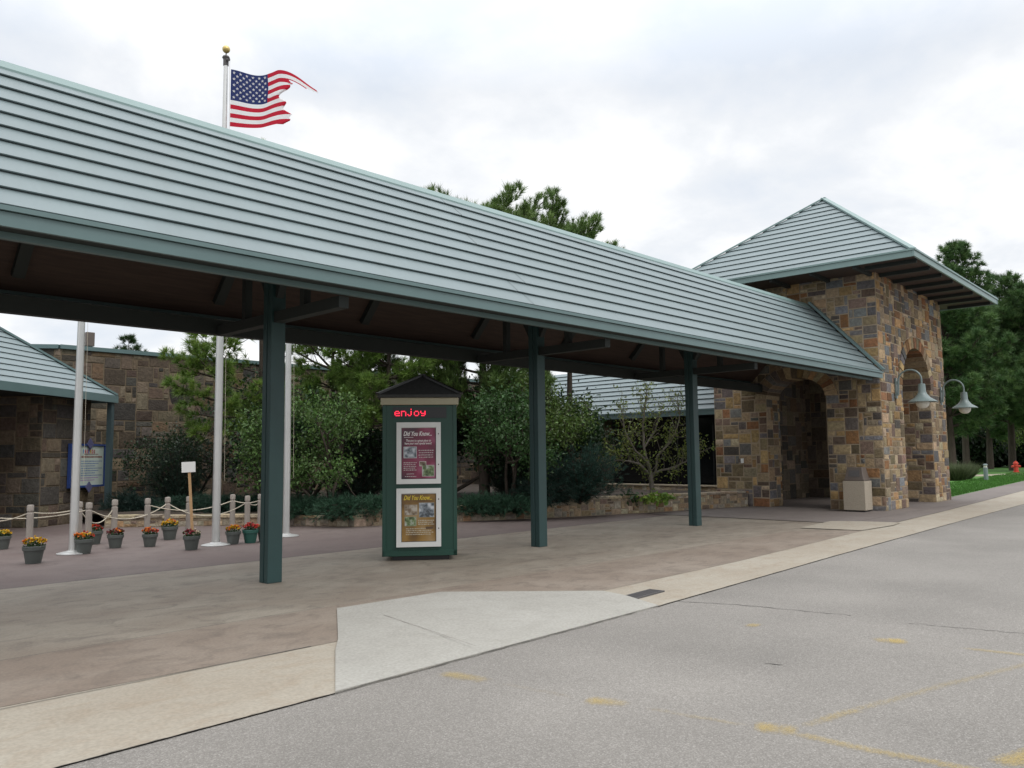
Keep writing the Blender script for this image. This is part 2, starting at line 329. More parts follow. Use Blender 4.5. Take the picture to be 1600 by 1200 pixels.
def ashlar(mb, fr, a0, a1, z0, z1, unit=.14, seed=1, pal=PAL_WARM, opening=None, ring=.32, mat=0, gap=.010, keep=None, sizes=SIZES, dk=1.0):
    """fr(a, z, d) -> point; squared rubble stones of uneven sizes standing proud of the mortar"""
    rng = random.Random(seed)
    cuts = [a0, a1]; zc = [z0, z1]
    if opening: cuts += [opening[0], opening[1]]; zc += [opening[2]]
    def lines(cs):
        cs = sorted(set(cs)); out = [cs[0]]
        for p, q in zip(cs, cs[1:]):
            n = max(1, round((q-p)/unit))
            for i in range(1, n): out.append(p+(q-p)*i/n+rng.uniform(-.16, .16)*unit)
            out.append(q)
        return out
    A = lines(cuts); Z = lines(zc); na, nz = len(A)-1, len(Z)-1
    occ = [[False]*na for _ in range(nz)]
    if opening:
        o0, o1, sp, ri = opening; oc, hw = (o0+o1)/2, (o1-o0)/2
        def inell(a, z, g): return ((a-oc)/(hw+g))**2 + ((z-sp)/(ri+g))**2 < 1
    for j in range(nz):
        for i in range(na):
            ca, cz = (A[i]+A[i+1])/2, (Z[j]+Z[j+1])/2
            if opening and ((o0 < ca < o1 and cz < sp) or (cz >= sp and inell(ca, cz, ring*.8))): occ[j][i] = True
            if keep and not keep(ca, cz): occ[j][i] = True
    tot = sum(w for _, w in sizes)
    for j in range(nz):
        for i in range(na):
            if occ[j][i]: continue
            t = rng.random()*tot
            for (w, h), q in sizes:
                t -= q
                if t <= 0: break
            while True:
                ok = i+w <= na and j+h <= nz and not any(occ[jj][ii] for jj in range(j, j+h) for ii in range(i, i+w))
                if ok: break
                if w > 1 and (h == 1 or rng.random() < .6): w -= 1
                elif h > 1: h -= 1
                else: break
            for jj in range(j, j+h):
                for ii in range(i, i+w): occ[jj][ii] = True
            p0, p1, q0, q1 = A[i]+gap, A[i+w]-gap, Z[j]+gap, Z[j+h]-gap
            if p1-p0 < .01 or q1-q0 < .01: continue
            jt = min(.012, gap)
            cs = [(p0+rng.uniform(0, jt), q0+rng.uniform(0, jt)), (p1-rng.uniform(0, jt), q0+rng.uniform(0, jt)), (p1-rng.uniform(0, jt), q1-rng.uniform(0, jt)), (p0+rng.uniform(0, jt), q1-rng.uniform(0, jt))]
            poly = []
            near = opening and q1 > sp and any(inell(x, y, ring) for x, y in cs)
            for k in range(4):
                x0, y0 = cs[k]; x1, y1 = cs[(k+1) % 4]; n = 4 if near else 1
                for e in range(n): poly.append((x0+(x1-x0)*e/n, y0+(y1-y0)*e/n))
            if near:
                pp = []
                for x, y in poly:
                    if y > sp-.05 and inell(x, y, ring+gap):
                        rx, rz = hw+ring+gap, ri+ring+gap; k = math.sqrt(((x-oc)/rx)**2+((y-sp)/rz)**2) or 1
                        x, y = oc+(x-oc)/k, sp+(y-sp)/k
                    pp.append((x, y))
                poly = pp
            d = rng.uniform(.003, .020)*(unit/.14)**.5; mx, my = sum(x for x, _ in poly)/len(poly), sum(y for _, y in poly)/len(poly)
            ins = .010
            n = len(poly); vs = [fr(x, y, 0) for x, y in poly]
            def inset(x, y):
                dx, dy = mx-x, my-y; l = math.hypot(dx, dy) or 1; k = min(.3, ins*1.4/l); return x+dx*k, y+dy*k
            tl = [rng.uniform(-.006, .006) for _ in range(n)]
            for k, (x, y) in enumerate(poly):
                x, y = inset(x, y); vs.append(fr(x, y, d+tl[k]))
            vs.append(fr(mx, my, d+rng.uniform(0, .010)))
            fs = [(k, (k+1) % n, n+(k+1) % n, n+k) for k in range(n)] + [(n+k, n+(k+1) % n, 2*n) for k in range(n)]
            mb.add(vs, fs, mat, pick(rng, pal))
def voussoirs(mb, fr, opening, T, ring=.32, n=15, seed=3, pal=PAL_WARM, mat=0):
    rng = random.Random(seed); o0, o1, sp, ri = opening; oc, hw = (o0+o1)/2, (o1-o0)/2
    for i in range(n):
        t0, t1 = PI*i/n+.012, PI*(i+1)/n-.012; d = rng.uniform(.012, .04); r = ring+rng.uniform(-.03, 0)
        P = []
        for t in (t0, (t0+t1)/2, t1): P.append((oc+(hw-.012)*math.cos(t), sp+(ri-.012)*math.sin(t)))
        for t in (t1, (t0+t1)/2, t0): P.append((oc+(hw+r)*math.cos(t), sp+(ri+r)*math.sin(t)))
        vs = [fr(x, y, d) for x, y in P] + [fr(x, y, -T) for x, y in P]
        fs = [(0, 1, 2, 3, 4, 5)] + [(k, k+6, (k+1) % 6+6, (k+1) % 6) for k in range(6)]
        mb.add(vs, fs, mat, pick(rng, pal))
def wall_slab(mb, fr, a0, a1, z0, z1, T, opening=None, mat=0):
    """fr(a, z, d): front d=0, back d=-T"""
    def quad(P, flip=False): mb.add([fr(*p) for p in P], [(3, 2, 1, 0) if flip else (0, 1, 2, 3)], mat)
    def block(p0, p1, q0, q1):
        quad([(p0, q0, 0), (p1, q0, 0), (p1, q1, 0), (p0, q1, 0)]); quad([(p0, q0, -T), (p1, q0, -T), (p1, q1, -T), (p0, q1, -T)], True)
    if not opening: block(a0, a1, z0, z1)
    else:
        o0, o1, sp, ri = opening; oc, hw = (o0+o1)/2, (o1-o0)/2
        block(a0, o0, z0, z1); block(o1, a1, z0, z1)
        N = 24; pts = [(oc-hw*math.cos(PI*k/N), sp+ri*math.sin(PI*k/N)) for k in range(N+1)]
        for (x0, y0), (x1, y1) in zip(pts, pts[1:]):
            quad([(x0, y0, 0), (x1, y1, 0), (x1, z1, 0), (x0, z1, 0)]); quad([(x0, y0, -T), (x1, y1, -T), (x1, z1, -T), (x0, z1, -T)], True)
            quad([(x0, y0, 0), (x0, y0, -T), (x1, y1, -T), (x1, y1, 0)])
        for e in (o0, o1): quad([(e, z0, 0), (e, z0, -T), (e, sp, -T), (e, sp, 0)])
    for e in (a0, a1): quad([(e, z0, 0), (e, z0, -T), (e, z1, -T), (e, z1, 0)])
    quad([(a0, z1, 0), (a1, z1, 0), (a1, z1, -T), (a0, z1, -T)])

# ------------------------------------------------------------------ stepped metal roofing
def courses(mb, b0, b1, t1, t0, n, lift=.05, under=.045, mat=0, joints=None, thick=.10):
    """one roof slope: bottom edge b0-b1, top edge t0-t1; n overlapping courses each with a dark undercut lip"""
    b0, b1, t0, t1 = map(Vector, (b0, b1, t0, t1))
    nrm = (b1-b0).cross(((t0+t1)/2)-((b0+b1)/2)).normalized()
    if nrm.z < 0: nrm = -nrm
    up = (((t0+t1)/2)-((b0+b1)/2)); up = (up-(b1-b0).normalized()*up.dot((b1-b0).normalized())).normalized()
    def E(s, k): return (b0+(t0-b0)*s)*(1-k) + (b1+(t1-b1)*s)*k
    for i in range(n):
        s0, s1 = i/n, min(1.0, (i+1)/n+.012)
        segs = [(0, 1)]
        if joints:
            j = joints(i); segs = []; last = 0
            for x in j: segs.append((last, x-.00018)); last = x+.00018
            segs.append((last, 1))
        for k0, k1 in segs:
            A, B, C_, D = E(s0, k0), E(s0, k1), E(s1, k1), E(s1, k0)
            l = nrm*lift; a2, b2 = A+l, B+l; a3, b3 = a2-nrm*.012, b2-nrm*.012
            a4, b4 = A+up*under, B+up*under
            mb.add([a2, b2, C_, D, a3, b3, a4, b4], [(0, 1, 2, 3), (4, 5, 1, 0), (6, 7, 5, 4)], mat)
    lo = -nrm*.004
    mb.add([b0+lo, b1+lo, t1+lo, t0+lo], [(0, 1, 2, 3)], mat)

# ================================================================== THE GROUND
def lerp_poly(pts, x):
    if x <= pts[0][0]: return pts[0][1]
    for (x0, y0), (x1, y1) in zip(pts, pts[1:]):
        if x <= x1: return y0+(y1-y0)*(x-x0)/(x1-x0)
    return pts[-1][1]
ROADP = [(-60, 4.7), (1.45, 4.84), (3.3, 4.87), (7.49, 4.97), (12.8, 5.22), (21, 5.55), (28.3, 5.78), (60, 7.2), (140, 11)]
CURBP = [(-60, 6.25), (1.6, 6.18), (4.1, 6.10), (7.6, 5.92), (11.2, 5.98), (13.8, 6.12), (17.2, 6.33), (23.7, 6.66), (37.2, 7.55), (60, 9.2), (140, 14.5)]
XS = sorted(set([-60, -40, -20, -10] + [x*.75 for x in range(-8, 60)] + [50, 60, 80, 100, 140]))
def strip(name, lo, hi, zlo, zhi, mat, x0, x1, ny=1):
    mb = MB(); xs = [x0]+[x for x in XS if x0 < x < x1]+[x1]; vs = []
    for x in xs:
        for k in range(ny+1):
            t = k/ny; vs.append((x, lo(x)+(hi(x)-lo(x))*t, zlo+(zhi-zlo)*t))
    n = ny+1; fs = [(i*n+k, (i+1)*n+k, (i+1)*n+k+1, i*n+k+1) for i in range(len(xs)-1) for k in range(ny)]
    mb.add(vs, fs); return tag(mb.build(name, mat), kind='structure')
def sheet(name, pts, z, mat, kind='structure'):
    mb = MB(); mb.add([(p[0], p[1], z) for p in pts], [tuple(range(len(pts)))]); return tag(mb.build(name, mat), kind=kind)
road_f = lambda x: lerp_poly(ROADP, x); curb_f = lambda x: lerp_poly(CURBP, x)
sheet('ground', [(-500, -500), (900, -500), (900, 900), (-500, 900)], -.10, M['earth'])
strip('road', lambda x: -70.0, road_f, -.03, -.03, M['asphalt'], -60, 140)
strip('gutter', road_f, curb_f, -.022, .002, M['gutter'], -60, 140, 4)
strip('pavement', curb_f, lambda x: 11.8, 0, 0, M['slab'], -60, 22.6)
strip('brown_border', lambda x: curb_f(x)+.002, lambda x: 7.58-.012*max(0, x-4)+.0*x if x < 16 else 7.436-.95*(x-16), .004, .004, M['band'], -60, 17.1)
strip('plaza', lambda x: 11.8, lambda x: 34.0, -.002, -.002, M['plaza'], -60, 24.5)
strip('sidewalk', lambda x: max(curb_f(x)+.003, 6.3), lambda x: 12.2 if x < 29.2 else lerp_poly([(29.3, 8.30), (31.5, 8.5), (48.8, 9.85), (140, 17.5)], x), .008, .008, M['walk'], 19.0, 140)
strip('tower_floor', lambda x: 7.2, lambda x: 12.4, .012, .012, M['walk'], 18.4, 29.2)
strip('lawn', lambda x: lerp_poly([(29.3, 8.30), (31.5, 8.5), (48.8, 9.85), (140, 17.5)], x)+.003, lambda x: 90, .012, .012, M['grass'], 29.21, 140)
sheet('footpath', [G(1440, 747), G(1440, 744.6), G(1720, 736), G(1720, 739.2)], .018, M['path'])
# tan ramp by the tower and the pale replaced slab
sheet('ramp', [G(*q) for q in ((1250, 825.5), (1298, 815), (1350, 815.5), (1407, 817.5), (1396, 821.5), (1346, 829.8))], .0145, M['gutter'])
mb = MB()
nl = 8
L0, L1 = (3.31, 4.875), (5.01, 7.36); R0, R1 = (7.46, 4.965), (7.70, 5.93)
vs = []; P = [L0, (3.95, 5.82), (4.18, 6.12), L1]; Q = [R0, (7.62, 5.5), (7.68, 5.88), (6.41, 7.29)]
zz = [-.012, .014, .018, .018]
for k in range(4): vs += [(P[k][0], P[k][1], zz[k]), (Q[k][0], Q[k][1], zz[k])]
mb.add(vs, [(0, 1, 3, 2), (2, 3, 5, 4), (4, 5, 7, 6)])
mb.add([(P[k][0], P[k][1], zz[k]) for k in range(4)]+[(P[k][0], P[k][1], -.03) for k in range(4)], [(k, k+1, k+5, k+4) for k in range(3)])
mb.add([(L0[0], L0[1], zz[0]), (R0[0], R0[1], zz[0]), (R0[0], R0[1], -.03), (L0[0], L0[1], -.03)], [(0, 1, 2, 3)])
tag(mb.build('replaced_slab', M['new_concrete']), kind='structure')
# joints and cracks
def ribbon(name, pts, w, z, mat, seed=0, wob=.02, parts=12, colf=None):
    rng = random.Random(seed); mb = MB(); P = []
    for (a, b) in zip(pts, pts[1:]):
        for k in range(parts): P.append((a[0]+(b[0]-a[0])*k/parts, a[1]+(b[1]-a[1])*k/parts))
    P.append(pts[-1][:2]); vs = []; n = len(P)
    for i, p in enumerate(P):
        q = P[min(i+1, n-1)]; o = P[max(i-1, 0)]; d = Vector((q[0]-o[0], q[1]-o[1])).normalized(); off = rng.uniform(-wob, wob); ww = w*rng.uniform(.4, 1.3)/2
        vs += [(p[0]-d.y*(off+ww), p[1]+d.x*(off+ww), z), (p[0]-d.y*(off-ww), p[1]+d.x*(off-ww), z)]
    for i in range(n-1): mb.add([vs[2*i], vs[2*i+1], vs[2*i+3], vs[2*i+2]], [(0, 1, 2, 3)], 0, colf(i/(n-1)) if colf else (1, 1, 1))
    return tag(mb.build(name, mat), kind='structure')
ribbon('pavement_joint', [(-20, 7.6), (5.0, 7.58)], .012, .0085, M['crack'], 1, .004)
ribbon('pavement_joint', [(-20, 11.8), (6, 11.82), (22, 11.8)], .02, .004, M['crack'], 2, .006)
ribbon('pavement_joint', [G(600, 964), G(745, 1014)], .006, .022, M['lid'], 3, .003)
ribbon('gutter_joint', [(-20, 6.2), (3.9, 6.11)], .016, .0065, M['crack'], 4, .006, 30)
ribbon('gutter_joint', [(-20, 4.80), (1.45, 4.835), (3.3, 4.865), (7.49, 4.965), (12.8, 5.215), (20, 5.5)], .007, -.018, M['crack'], 5, .008, 30)
ribbon('road_crack', [G(1060, 940, -.03), G(1150, 945, -.03), G(1330, 962, -.03)], .014, -.026, M['crack'], 6, .02, 16)
ribbon('road_crack', [G(1420, 974, -.03), G(1520, 983, -.03), G(1640, 994, -.03)], .010, -.026, M['crack'], 8, .02, 16)
ribbon('road_crack', [G(1195, 1037, -.03), G(1222, 1039, -.03)], .02, -.026, M['crack'], 7, .01, 5)
def paint(pts, w, seed, f):
    rng = random.Random(seed); mb = MB(); P = [G(u, v, -.03) for u, v in pts]; Q = []
    for p, q in zip(P, P[1:]):
        for k in range(24): Q.append(p.lerp(q, k/24))
    Q.append(P[-1]); n = len(Q); prof = (.0, .55, .85, 1, 1, .85, .55, .0); rows = []
    for i in range(n):
        d = (Q[min(i+1, n-1)]-Q[max(i-1, 0)]); d.z = 0; d.normalize(); o = rng.uniform(-.008, .008)
        rows.append([Q[i]+Vector((-d.y, d.x, 0))*(o+w*.9*(j/8-.5)*2) for j in range(9)])
    for i in range(n-1):
        t = (i+.5)/(n-1); e = min(1, t*n/5, (1-t)*n/5)
        for j in range(8):
            c = f(t)[0]*(.35+.65*prof[j])*(.6+.4*e)
            mb.add([(*rows[i][j][:2], -.025), (*rows[i+1][j][:2], -.025), (*rows[i+1][j+1][:2], -.025), (*rows[i][j+1][:2], -.025)], [(0, 3, 2, 1)], 0, (c, c, c))
    return tag(mb.build('road_marking', M['paint']), kind='structure')
c3 = lambda k: (k, k, k)
paint([(690, 1052), (770, 1066)], .14, 1, lambda t: c3(.70-.22*t))
paint([(770, 1066), (915, 1094)], .07, 2, lambda t: c3(.40))
paint([(915, 1094), (990, 1102)], .13, 3, lambda t: c3(.78-.35*t))
paint([(990, 1104), (1180, 1137)], .07, 4, lambda t: c3(.42+.08*t))
paint([(1178, 1136), (1248, 1143)], .15, 5, lambda t: c3(.80-.35*t if t < .55 else .30+.45*t))
paint([(1240, 1146), (1330, 1167), (1500, 1200), (1640, 1226)], .085, 6, lambda t: c3(.58))
paint([(1245, 1138), (1330, 1112), (1480, 1070), (1640, 1030)], .08, 7, lambda t: c3(.48+.08*(t > .15 and t < .35)))
paint([(1362, 1000), (1418, 1003)], .16, 8, lambda t: c3(.6 if t < .5 else .8))
paint([(1500, 1013), (1640, 1028)], .08, 9, lambda t: c3(.58))
paint([(1168, 976), (1186, 979)], .14, 10, lambda t: c3(.66))
paint([(1560, 1196), (1640, 1172)], .12, 11, lambda t: c3(.7))
# drain
mb = MB(); c0 = Vector((7.90, 5.46, 0)); dx, dy = Vector((.995, .06, 0)), Vector((-.06, .995, 0))
def dq(a0, a1, b0, b1, z0, z1):
    P = [c0+dx*a+dy*b for a, b in ((a0, b0), (a1, b0), (a1, b1), (a0, b1))]
    mb.add([(p.x, p.y, z0) for p in P]+[(p.x, p.y, z1) for p in P], [(4, 5, 6, 7), (0, 1, 5, 4), (1, 2, 6, 5), (2, 3, 7, 6), (3, 0, 4, 7)])
dq(-.32, .32, -.10, -.085, -.03, .004); dq(-.32, .32, .085, .10, -.03, .004); dq(-.32, .32, -.085, .085, -.03, -.006)
for k in range(15): dq(-.31+k*.0435, -.29+k*.0435, -.085, .085, -.03, .003)
tag(mb.build('drain_grate', M['iron']), 'dark metal drain grate set in the tan gutter beside the pale slab', 'drain')

# ================================================================== STONE TOWER
PHI = .0276; TO = Vector((22.778, 7.807, 0)); EX = Vector((math.cos(PHI), math.sin(PHI), 0)); EY = Vector((-math.sin(PHI), math.cos(PHI), 0))
TA, TB, TT, TOP = 4.99, 6.46, .9, 6.62
def TW(x, y, z): return TO+EX*x+EY*y+Vector((0, 0, z))
tower = thing('stone_tower', 'square stone entrance tower with arches and a pyramid roof at the walkway end', 'tower', (0, 0, 0))
opL = (1.50, 3.28, 3.22, .58); opR = (1.92, 4.78, 3.52, 1.22)
frL = lambda a, z, d: TW(-d, a, z)
frR = lambda a, z, d: TW(a, -d, z)
def tower_wall(fr, a0, a1, op, seed, s0=None, s1=None, ringn=17, unit=.128):
    mb = MB(); wall_slab(mb, fr, a0, a1, -.1, TOP, TT, op, 1)
    ashlar(mb, fr, a0 if s0 is None else s0, a1 if s1 is None else s1, 0, TOP, unit, seed, PAL_WARM, op, .34)
    if op:
        voussoirs(mb, fr, op, TT, .34, ringn, seed)
        for e, sg in ((op[0], 1), (op[1], -1)):
            ashlar(mb, lambda a, z, d, e=e, sg=sg: fr(e+sg*d, z, -a), 0, TT, 0, op[2], unit, seed+7+sg, PAL_WARM)
    return mb.build('wall', [M['stone'], M['mortar']], tower)
tower_wall(frL, 0, TA, opL, 11)
tower_wall(frR, TT, TB, opR, 12, s0=0, ringn=19)
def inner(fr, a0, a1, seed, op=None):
    mb = MB(); wall_slab(mb, fr, a0, a1, -.1, TOP, .5, None, 1); ashlar(mb, fr, a0, a1, 0, TOP-.2, .17, seed, PAL_DULL_SHADED); return mb  # interior stones take the darkened tones: painted shade inside the arches
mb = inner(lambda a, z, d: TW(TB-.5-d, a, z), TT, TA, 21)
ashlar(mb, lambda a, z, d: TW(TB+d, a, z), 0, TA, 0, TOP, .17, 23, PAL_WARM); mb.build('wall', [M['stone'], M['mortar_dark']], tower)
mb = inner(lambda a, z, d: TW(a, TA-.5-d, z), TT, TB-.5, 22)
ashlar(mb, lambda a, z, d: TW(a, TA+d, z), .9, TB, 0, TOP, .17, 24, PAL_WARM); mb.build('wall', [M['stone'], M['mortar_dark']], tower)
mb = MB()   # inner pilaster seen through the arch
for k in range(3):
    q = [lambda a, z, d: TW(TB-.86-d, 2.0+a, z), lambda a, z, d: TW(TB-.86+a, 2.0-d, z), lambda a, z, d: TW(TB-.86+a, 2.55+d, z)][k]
    wall_slab(mb, q, 0, .55 if k == 0 else .34, 0, 3.3, .02, None, 1); ashlar(mb, q, 0, .55 if k == 0 else .34, 0, 3.3, .15, 60+k, PAL_DULL_SHADED)
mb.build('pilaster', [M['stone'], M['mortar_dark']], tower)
OV, ZE, ZA = 1.38, 6.64, 9.9
c4 = [TW(-OV, -OV, ZE), TW(TB+OV, -OV, ZE), TW(TB+OV, TA+OV, ZE), TW(-OV, TA+OV, ZE)]; apex = TW(TB/2, TA/2, ZA)
mb = MB()
for k in range(4): courses(mb, c4[k], c4[(k+1) % 4], apex, apex, 14, lift=.036, under=.026)
rf = mb.build('roof', M['roof'], tower)
mb = MB()
for k in range(4):
    p = c4[k]+Vector((0, 0, .06)); mb.bar(p, apex+Vector((0, 0, .06)), .16, .05)
mb.build('hip_cap', M['trim_light'], rf)
mb = MB()
for k in range(4):
    a, b = c4[k], c4[(k+1) % 4]; d = (b-a).normalized(); n = Vector((d.y, -d.x, 0))
    e0, e1 = .05, .05
    mb.bar(a-d*.06+n*.02+Vector((0, 0, -.055)), b+d*.02+n*.02+Vector((0, 0, -.055)), .05, .17)
    mb.bar(a-d*.08+n*.05+Vector((0, 0, .035)), b+d*.04+n*.05+Vector((0, 0, .035)), .05, .045)
mb.build('fascia', M['trim_light'], rf)
mb = MB(); zs = ZE-.10; mb.add([TW(-OV+.03, -OV+.03, zs), TW(TB+OV-.03, -OV+.03, zs), TW(TB+OV-.03, TA+OV-.03, zs), TW(-OV+.03, TA+OV-.03, zs)], [(3, 2, 1, 0)])
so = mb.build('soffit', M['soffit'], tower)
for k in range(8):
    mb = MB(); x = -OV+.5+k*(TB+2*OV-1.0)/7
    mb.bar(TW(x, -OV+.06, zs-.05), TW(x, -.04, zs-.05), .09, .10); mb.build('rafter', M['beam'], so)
for k in range(6):
    mb = MB(); y = .1+k*(TA+OV-.6)/5
    mb.bar(TW(-OV+.06, y, zs-.05), TW(-.04, y, zs-.05), .09, .10); mb.build('rafter', M['beam'], so)

# ================================================================== COVERED WALKWAY
YR, ZR, YF, ZE2, YB = 9.652, 5.84, 7.70, 3.755, 11.604
X0, X1 = -9.0, 22.66
walk = thing('covered_walkway', 'long open covered walkway with stepped grey green metal roof on green posts', 'walkway')
def jn(i):
    r = random.Random(50+i); base = (8.55-X0)/(X1-X0); k = [base + (r.uniform(-.25, .25))/(X1-X0)] if i in (0, 1, 2, 5, 8, 9) else []
    return k
mb = MB()
courses(mb, (X0, YF, ZE2), (X1, YF, ZE2), (X1, YR, ZR), (X0, YR, ZR), 10, lift=.034, under=.024, joints=jn)
courses(mb, (X1, YB, ZE2), (X0, YB, ZE2), (X0, YR, ZR), (X1, YR, ZR), 10, lift=.034, under=.024)
wr = mb.build('roof', M['roof'], walk)
mb = MB(); mb.add([(X0, YR-.10, ZR-.06), (X0, YR, ZR+.05), (X0, YR+.10, ZR-.06), (X1, YR-.10, ZR-.06), (X1, YR, ZR+.05), (X1, YR+.10, ZR-.06), (X0, YR-.10, ZR-.10), (X1, YR-.10, ZR-.10)], [(0, 3, 4, 1), (1, 4, 5, 2), (6, 7, 3, 0)])
mb.build('ridge_cap', M['trim_light'], wr)
for nm, sg, ye in (('front', -1, YF), ('rear', 1, YB)):
    mb = MB(); yo = ye
    y0, y1 = sorted((yo, yo-sg*.04)); mb.box(X0, X1+.03, y0, y1, 3.59, 3.715)
    y0, y1 = sorted((yo+sg*.03, yo-sg*.05)); mb.box(X0, X1+.02, y0, y1, 3.722, 3.765)
    mb.build('fascia', M['trim'], walk)
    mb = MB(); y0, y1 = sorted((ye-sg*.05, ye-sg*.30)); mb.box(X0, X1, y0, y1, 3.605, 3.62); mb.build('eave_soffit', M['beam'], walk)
    mb = MB()
    if sg < 0: mb.box(X0, X1-.05, ye+.25, ye+.31, 3.545, 3.604); mb.box(X0, X1-.05, ye+.31, ye+.40, 3.56, 3.68, 1)
    else: mb.box(X0, X1-.05, ye-.31, ye-.25, 3.47, 3.604); mb.box(X0, X1-.05, ye-.45, ye-.31, 3.42, 3.64, 1)
    mb.build('eave_beam', [M['trim'], M['beam']], walk)
# rake flashing against the tower
mb = MB()
sl = Vector((0, YR-YF, ZR-ZE2)); sn = Vector((0, -(ZR-ZE2), YR-YF)).normalized()
for sgn in (1, -1):
    a = Vector((X1-.07, YF if sgn > 0 else YB, ZE2)); b = Vector((X1-.07, YR, ZR+.02)); n = Vector((0, sn.y*sgn, sn.z))
    mb.bar(a+n*.085, b+n*.085, .17, .06, up=n)
mb.build('rake_flashing', M['trim'], wr)
# board soffit on the slope
mb = MB(); dz = -.13
SE = .12; SZ = ZE2+SE*(ZR-ZE2)/(YR-YF)+dz
mb.add([(X0, YF+SE, SZ), (X1, YF+SE, SZ), (X1, YR, ZR+dz), (X0, YR, ZR+dz), (X0, YB-SE, SZ), (X1, YB-SE, SZ)], [(3, 2, 1, 0), (4, 5, 2, 3)])
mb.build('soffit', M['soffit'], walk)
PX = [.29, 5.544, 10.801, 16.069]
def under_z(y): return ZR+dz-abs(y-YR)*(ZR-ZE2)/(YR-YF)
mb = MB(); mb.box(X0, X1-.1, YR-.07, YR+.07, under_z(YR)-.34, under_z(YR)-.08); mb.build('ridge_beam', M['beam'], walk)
def truss(x, full):
    mb = MB()
    for s in (-1, 1):
        e = YR+s*1.62; mb.bar((x, e, under_z(e)-.07), (x, YR+s*.02, under_z(YR)-.07), .10, .14, up=(1, 0, 0))
        if full:
            mb.bar((x, YR+s*.75, 3.541), (x, YR+s*.75, under_z(YR+s*.75)-.1), .10, .10, up=(1, 0, 0))
            mb.bar((x, YR+s*.09, 3.75), (x, YR+s*.68, under_z(YR+s*.68)-.12), .10, .10, up=(1, 0, 0))
    if full:
        mb.box(x-.07, x+.07, YR-1.60, YR-.106, 3.40, 3.54); mb.box(x-.07, x+.07, YR+.106, YR+1.49, 3.40, 3.54)
        mb.bar((x-.85, YR, under_z(YR)-.2), (x-.06, YR, 4.6), .10, .10, up=(0, 1, 0)); mb.bar((x+.85, YR, under_z(YR)-.2), (x+.06, YR, 4.6), .10, .10, up=(0, 1, 0))
    mb.build('truss' if full else 'rafter', M['beam'], walk)
for x in PX: truss(x, True); truss(x+2.63, False)
truss(-2.34, False)
for x in PX:
    mb = MB(); w = .105
    mb.box(x-w, x+w, YR-w, YR-.012, 0, under_z(YR)-.2); mb.box(x-w, x+w, YR+.012, YR+w, 0, under_z(YR)-.2); mb.box(x-w+.012, x+w-.012, YR-.012, YR+.012, 0, under_z(YR)-.2)
    o = mb.build('post', M['dark_green'], walk); bevel(o, .006, 1)

# ================================================================== WALL LAMPS
def wall_lamp(base, label):
    t = thing('wall_lamp', label, 'lamp', base, 0, 'gooseneck lamps on the stone tower'); t.rotation_euler = (0, 0, PHI)
    mb = MB(); mb.box(-.05, .05, -.075, -.035, -.28, .30); mb.box(-.03, .03, -.11, -.075, .12, .2); mb.box(-.03, .03, -.11, -.075, -.2, -.12); mb.build('mount', M['lampshade'], t)
    mb = MB(); pts = [(0, -.10, -.2), (0, -.12, .16), (0, -.12, .2)]
    r = .30
    for k in range(0, 15): a = PI-PI*k/14; pts.append((0, -.12-r-r*math.cos(a), .22+r*math.sin(a)*.95))
    pts.append((0, -.12-2*r, .05)); autosmooth(mb_tube(mb, pts, .026).build('arm', M['lampshade'], t))
    o = (0, -.12-2*r, 0)
    mb = MB(); mb.lathe([(.03, .10), (.085, .09), (.095, .02), (.10, -.13), (.13, -.20), (.20, -.29), (.37, -.40), (.37, -.415), (.35, -.415), (.18, -.30), (.05, -.22)], 28, o); autosmooth(mb.build('shade', M['lampshade'], t))
    mb = MB(); mb.lathe([(.06, -.29), (.14, -.34), (.175, -.43), (.155, -.52), (.09, -.58), (.02, -.595)], 20, o); g = mb.build('globe', M['globe'], t); autosmooth(g, 80)
    return t
def mb_tube(mb, pts, r): mb.tube(pts, r, 10); return mb
wall_lamp(TW(1.18, 0, 3.38), 'grey green gooseneck wall lamp left of the tall tower arch')
wall_lamp(TW(5.80, 0, 3.38), 'grey green gooseneck wall lamp on the right edge of the tower beside the pines')

# switch box on the left pier
mb = MB(); f_ = lambda a, z, d: TW(-d, a, z)
def fbox(mb, fr, a0, a1, z0, z1, d0, d1, m=0):
    P = [fr(a0, z0, d0), fr(a1, z0, d0), fr(a1, z1, d0), fr(a0, z1, d0), fr(a0, z0, d1), fr(a1, z0, d1), fr(a1, z1, d1), fr(a0, z1, d1)]
    mb.add(P, [(0, 3, 2, 1), (4, 5, 6, 7), (0, 1, 5, 4), (1, 2, 6, 5), (2, 3, 7, 6), (3, 0, 4, 7)], m)
fbox(mb, f_, 4.05, 4.13, 1.31, 1.45, .035, .075); fbox(mb, f_, 4.08, 4.10, 1.36, 1.40, .075, .082)
fbox(mb, f_, 4.15, 4.22, 1.33, 1.44, .035, .07, 1)
tag(mb.build('outlet_box', [M['white'], M['lid']]), 'small white outlet box on the left stone pier of the tower', 'outlet box')

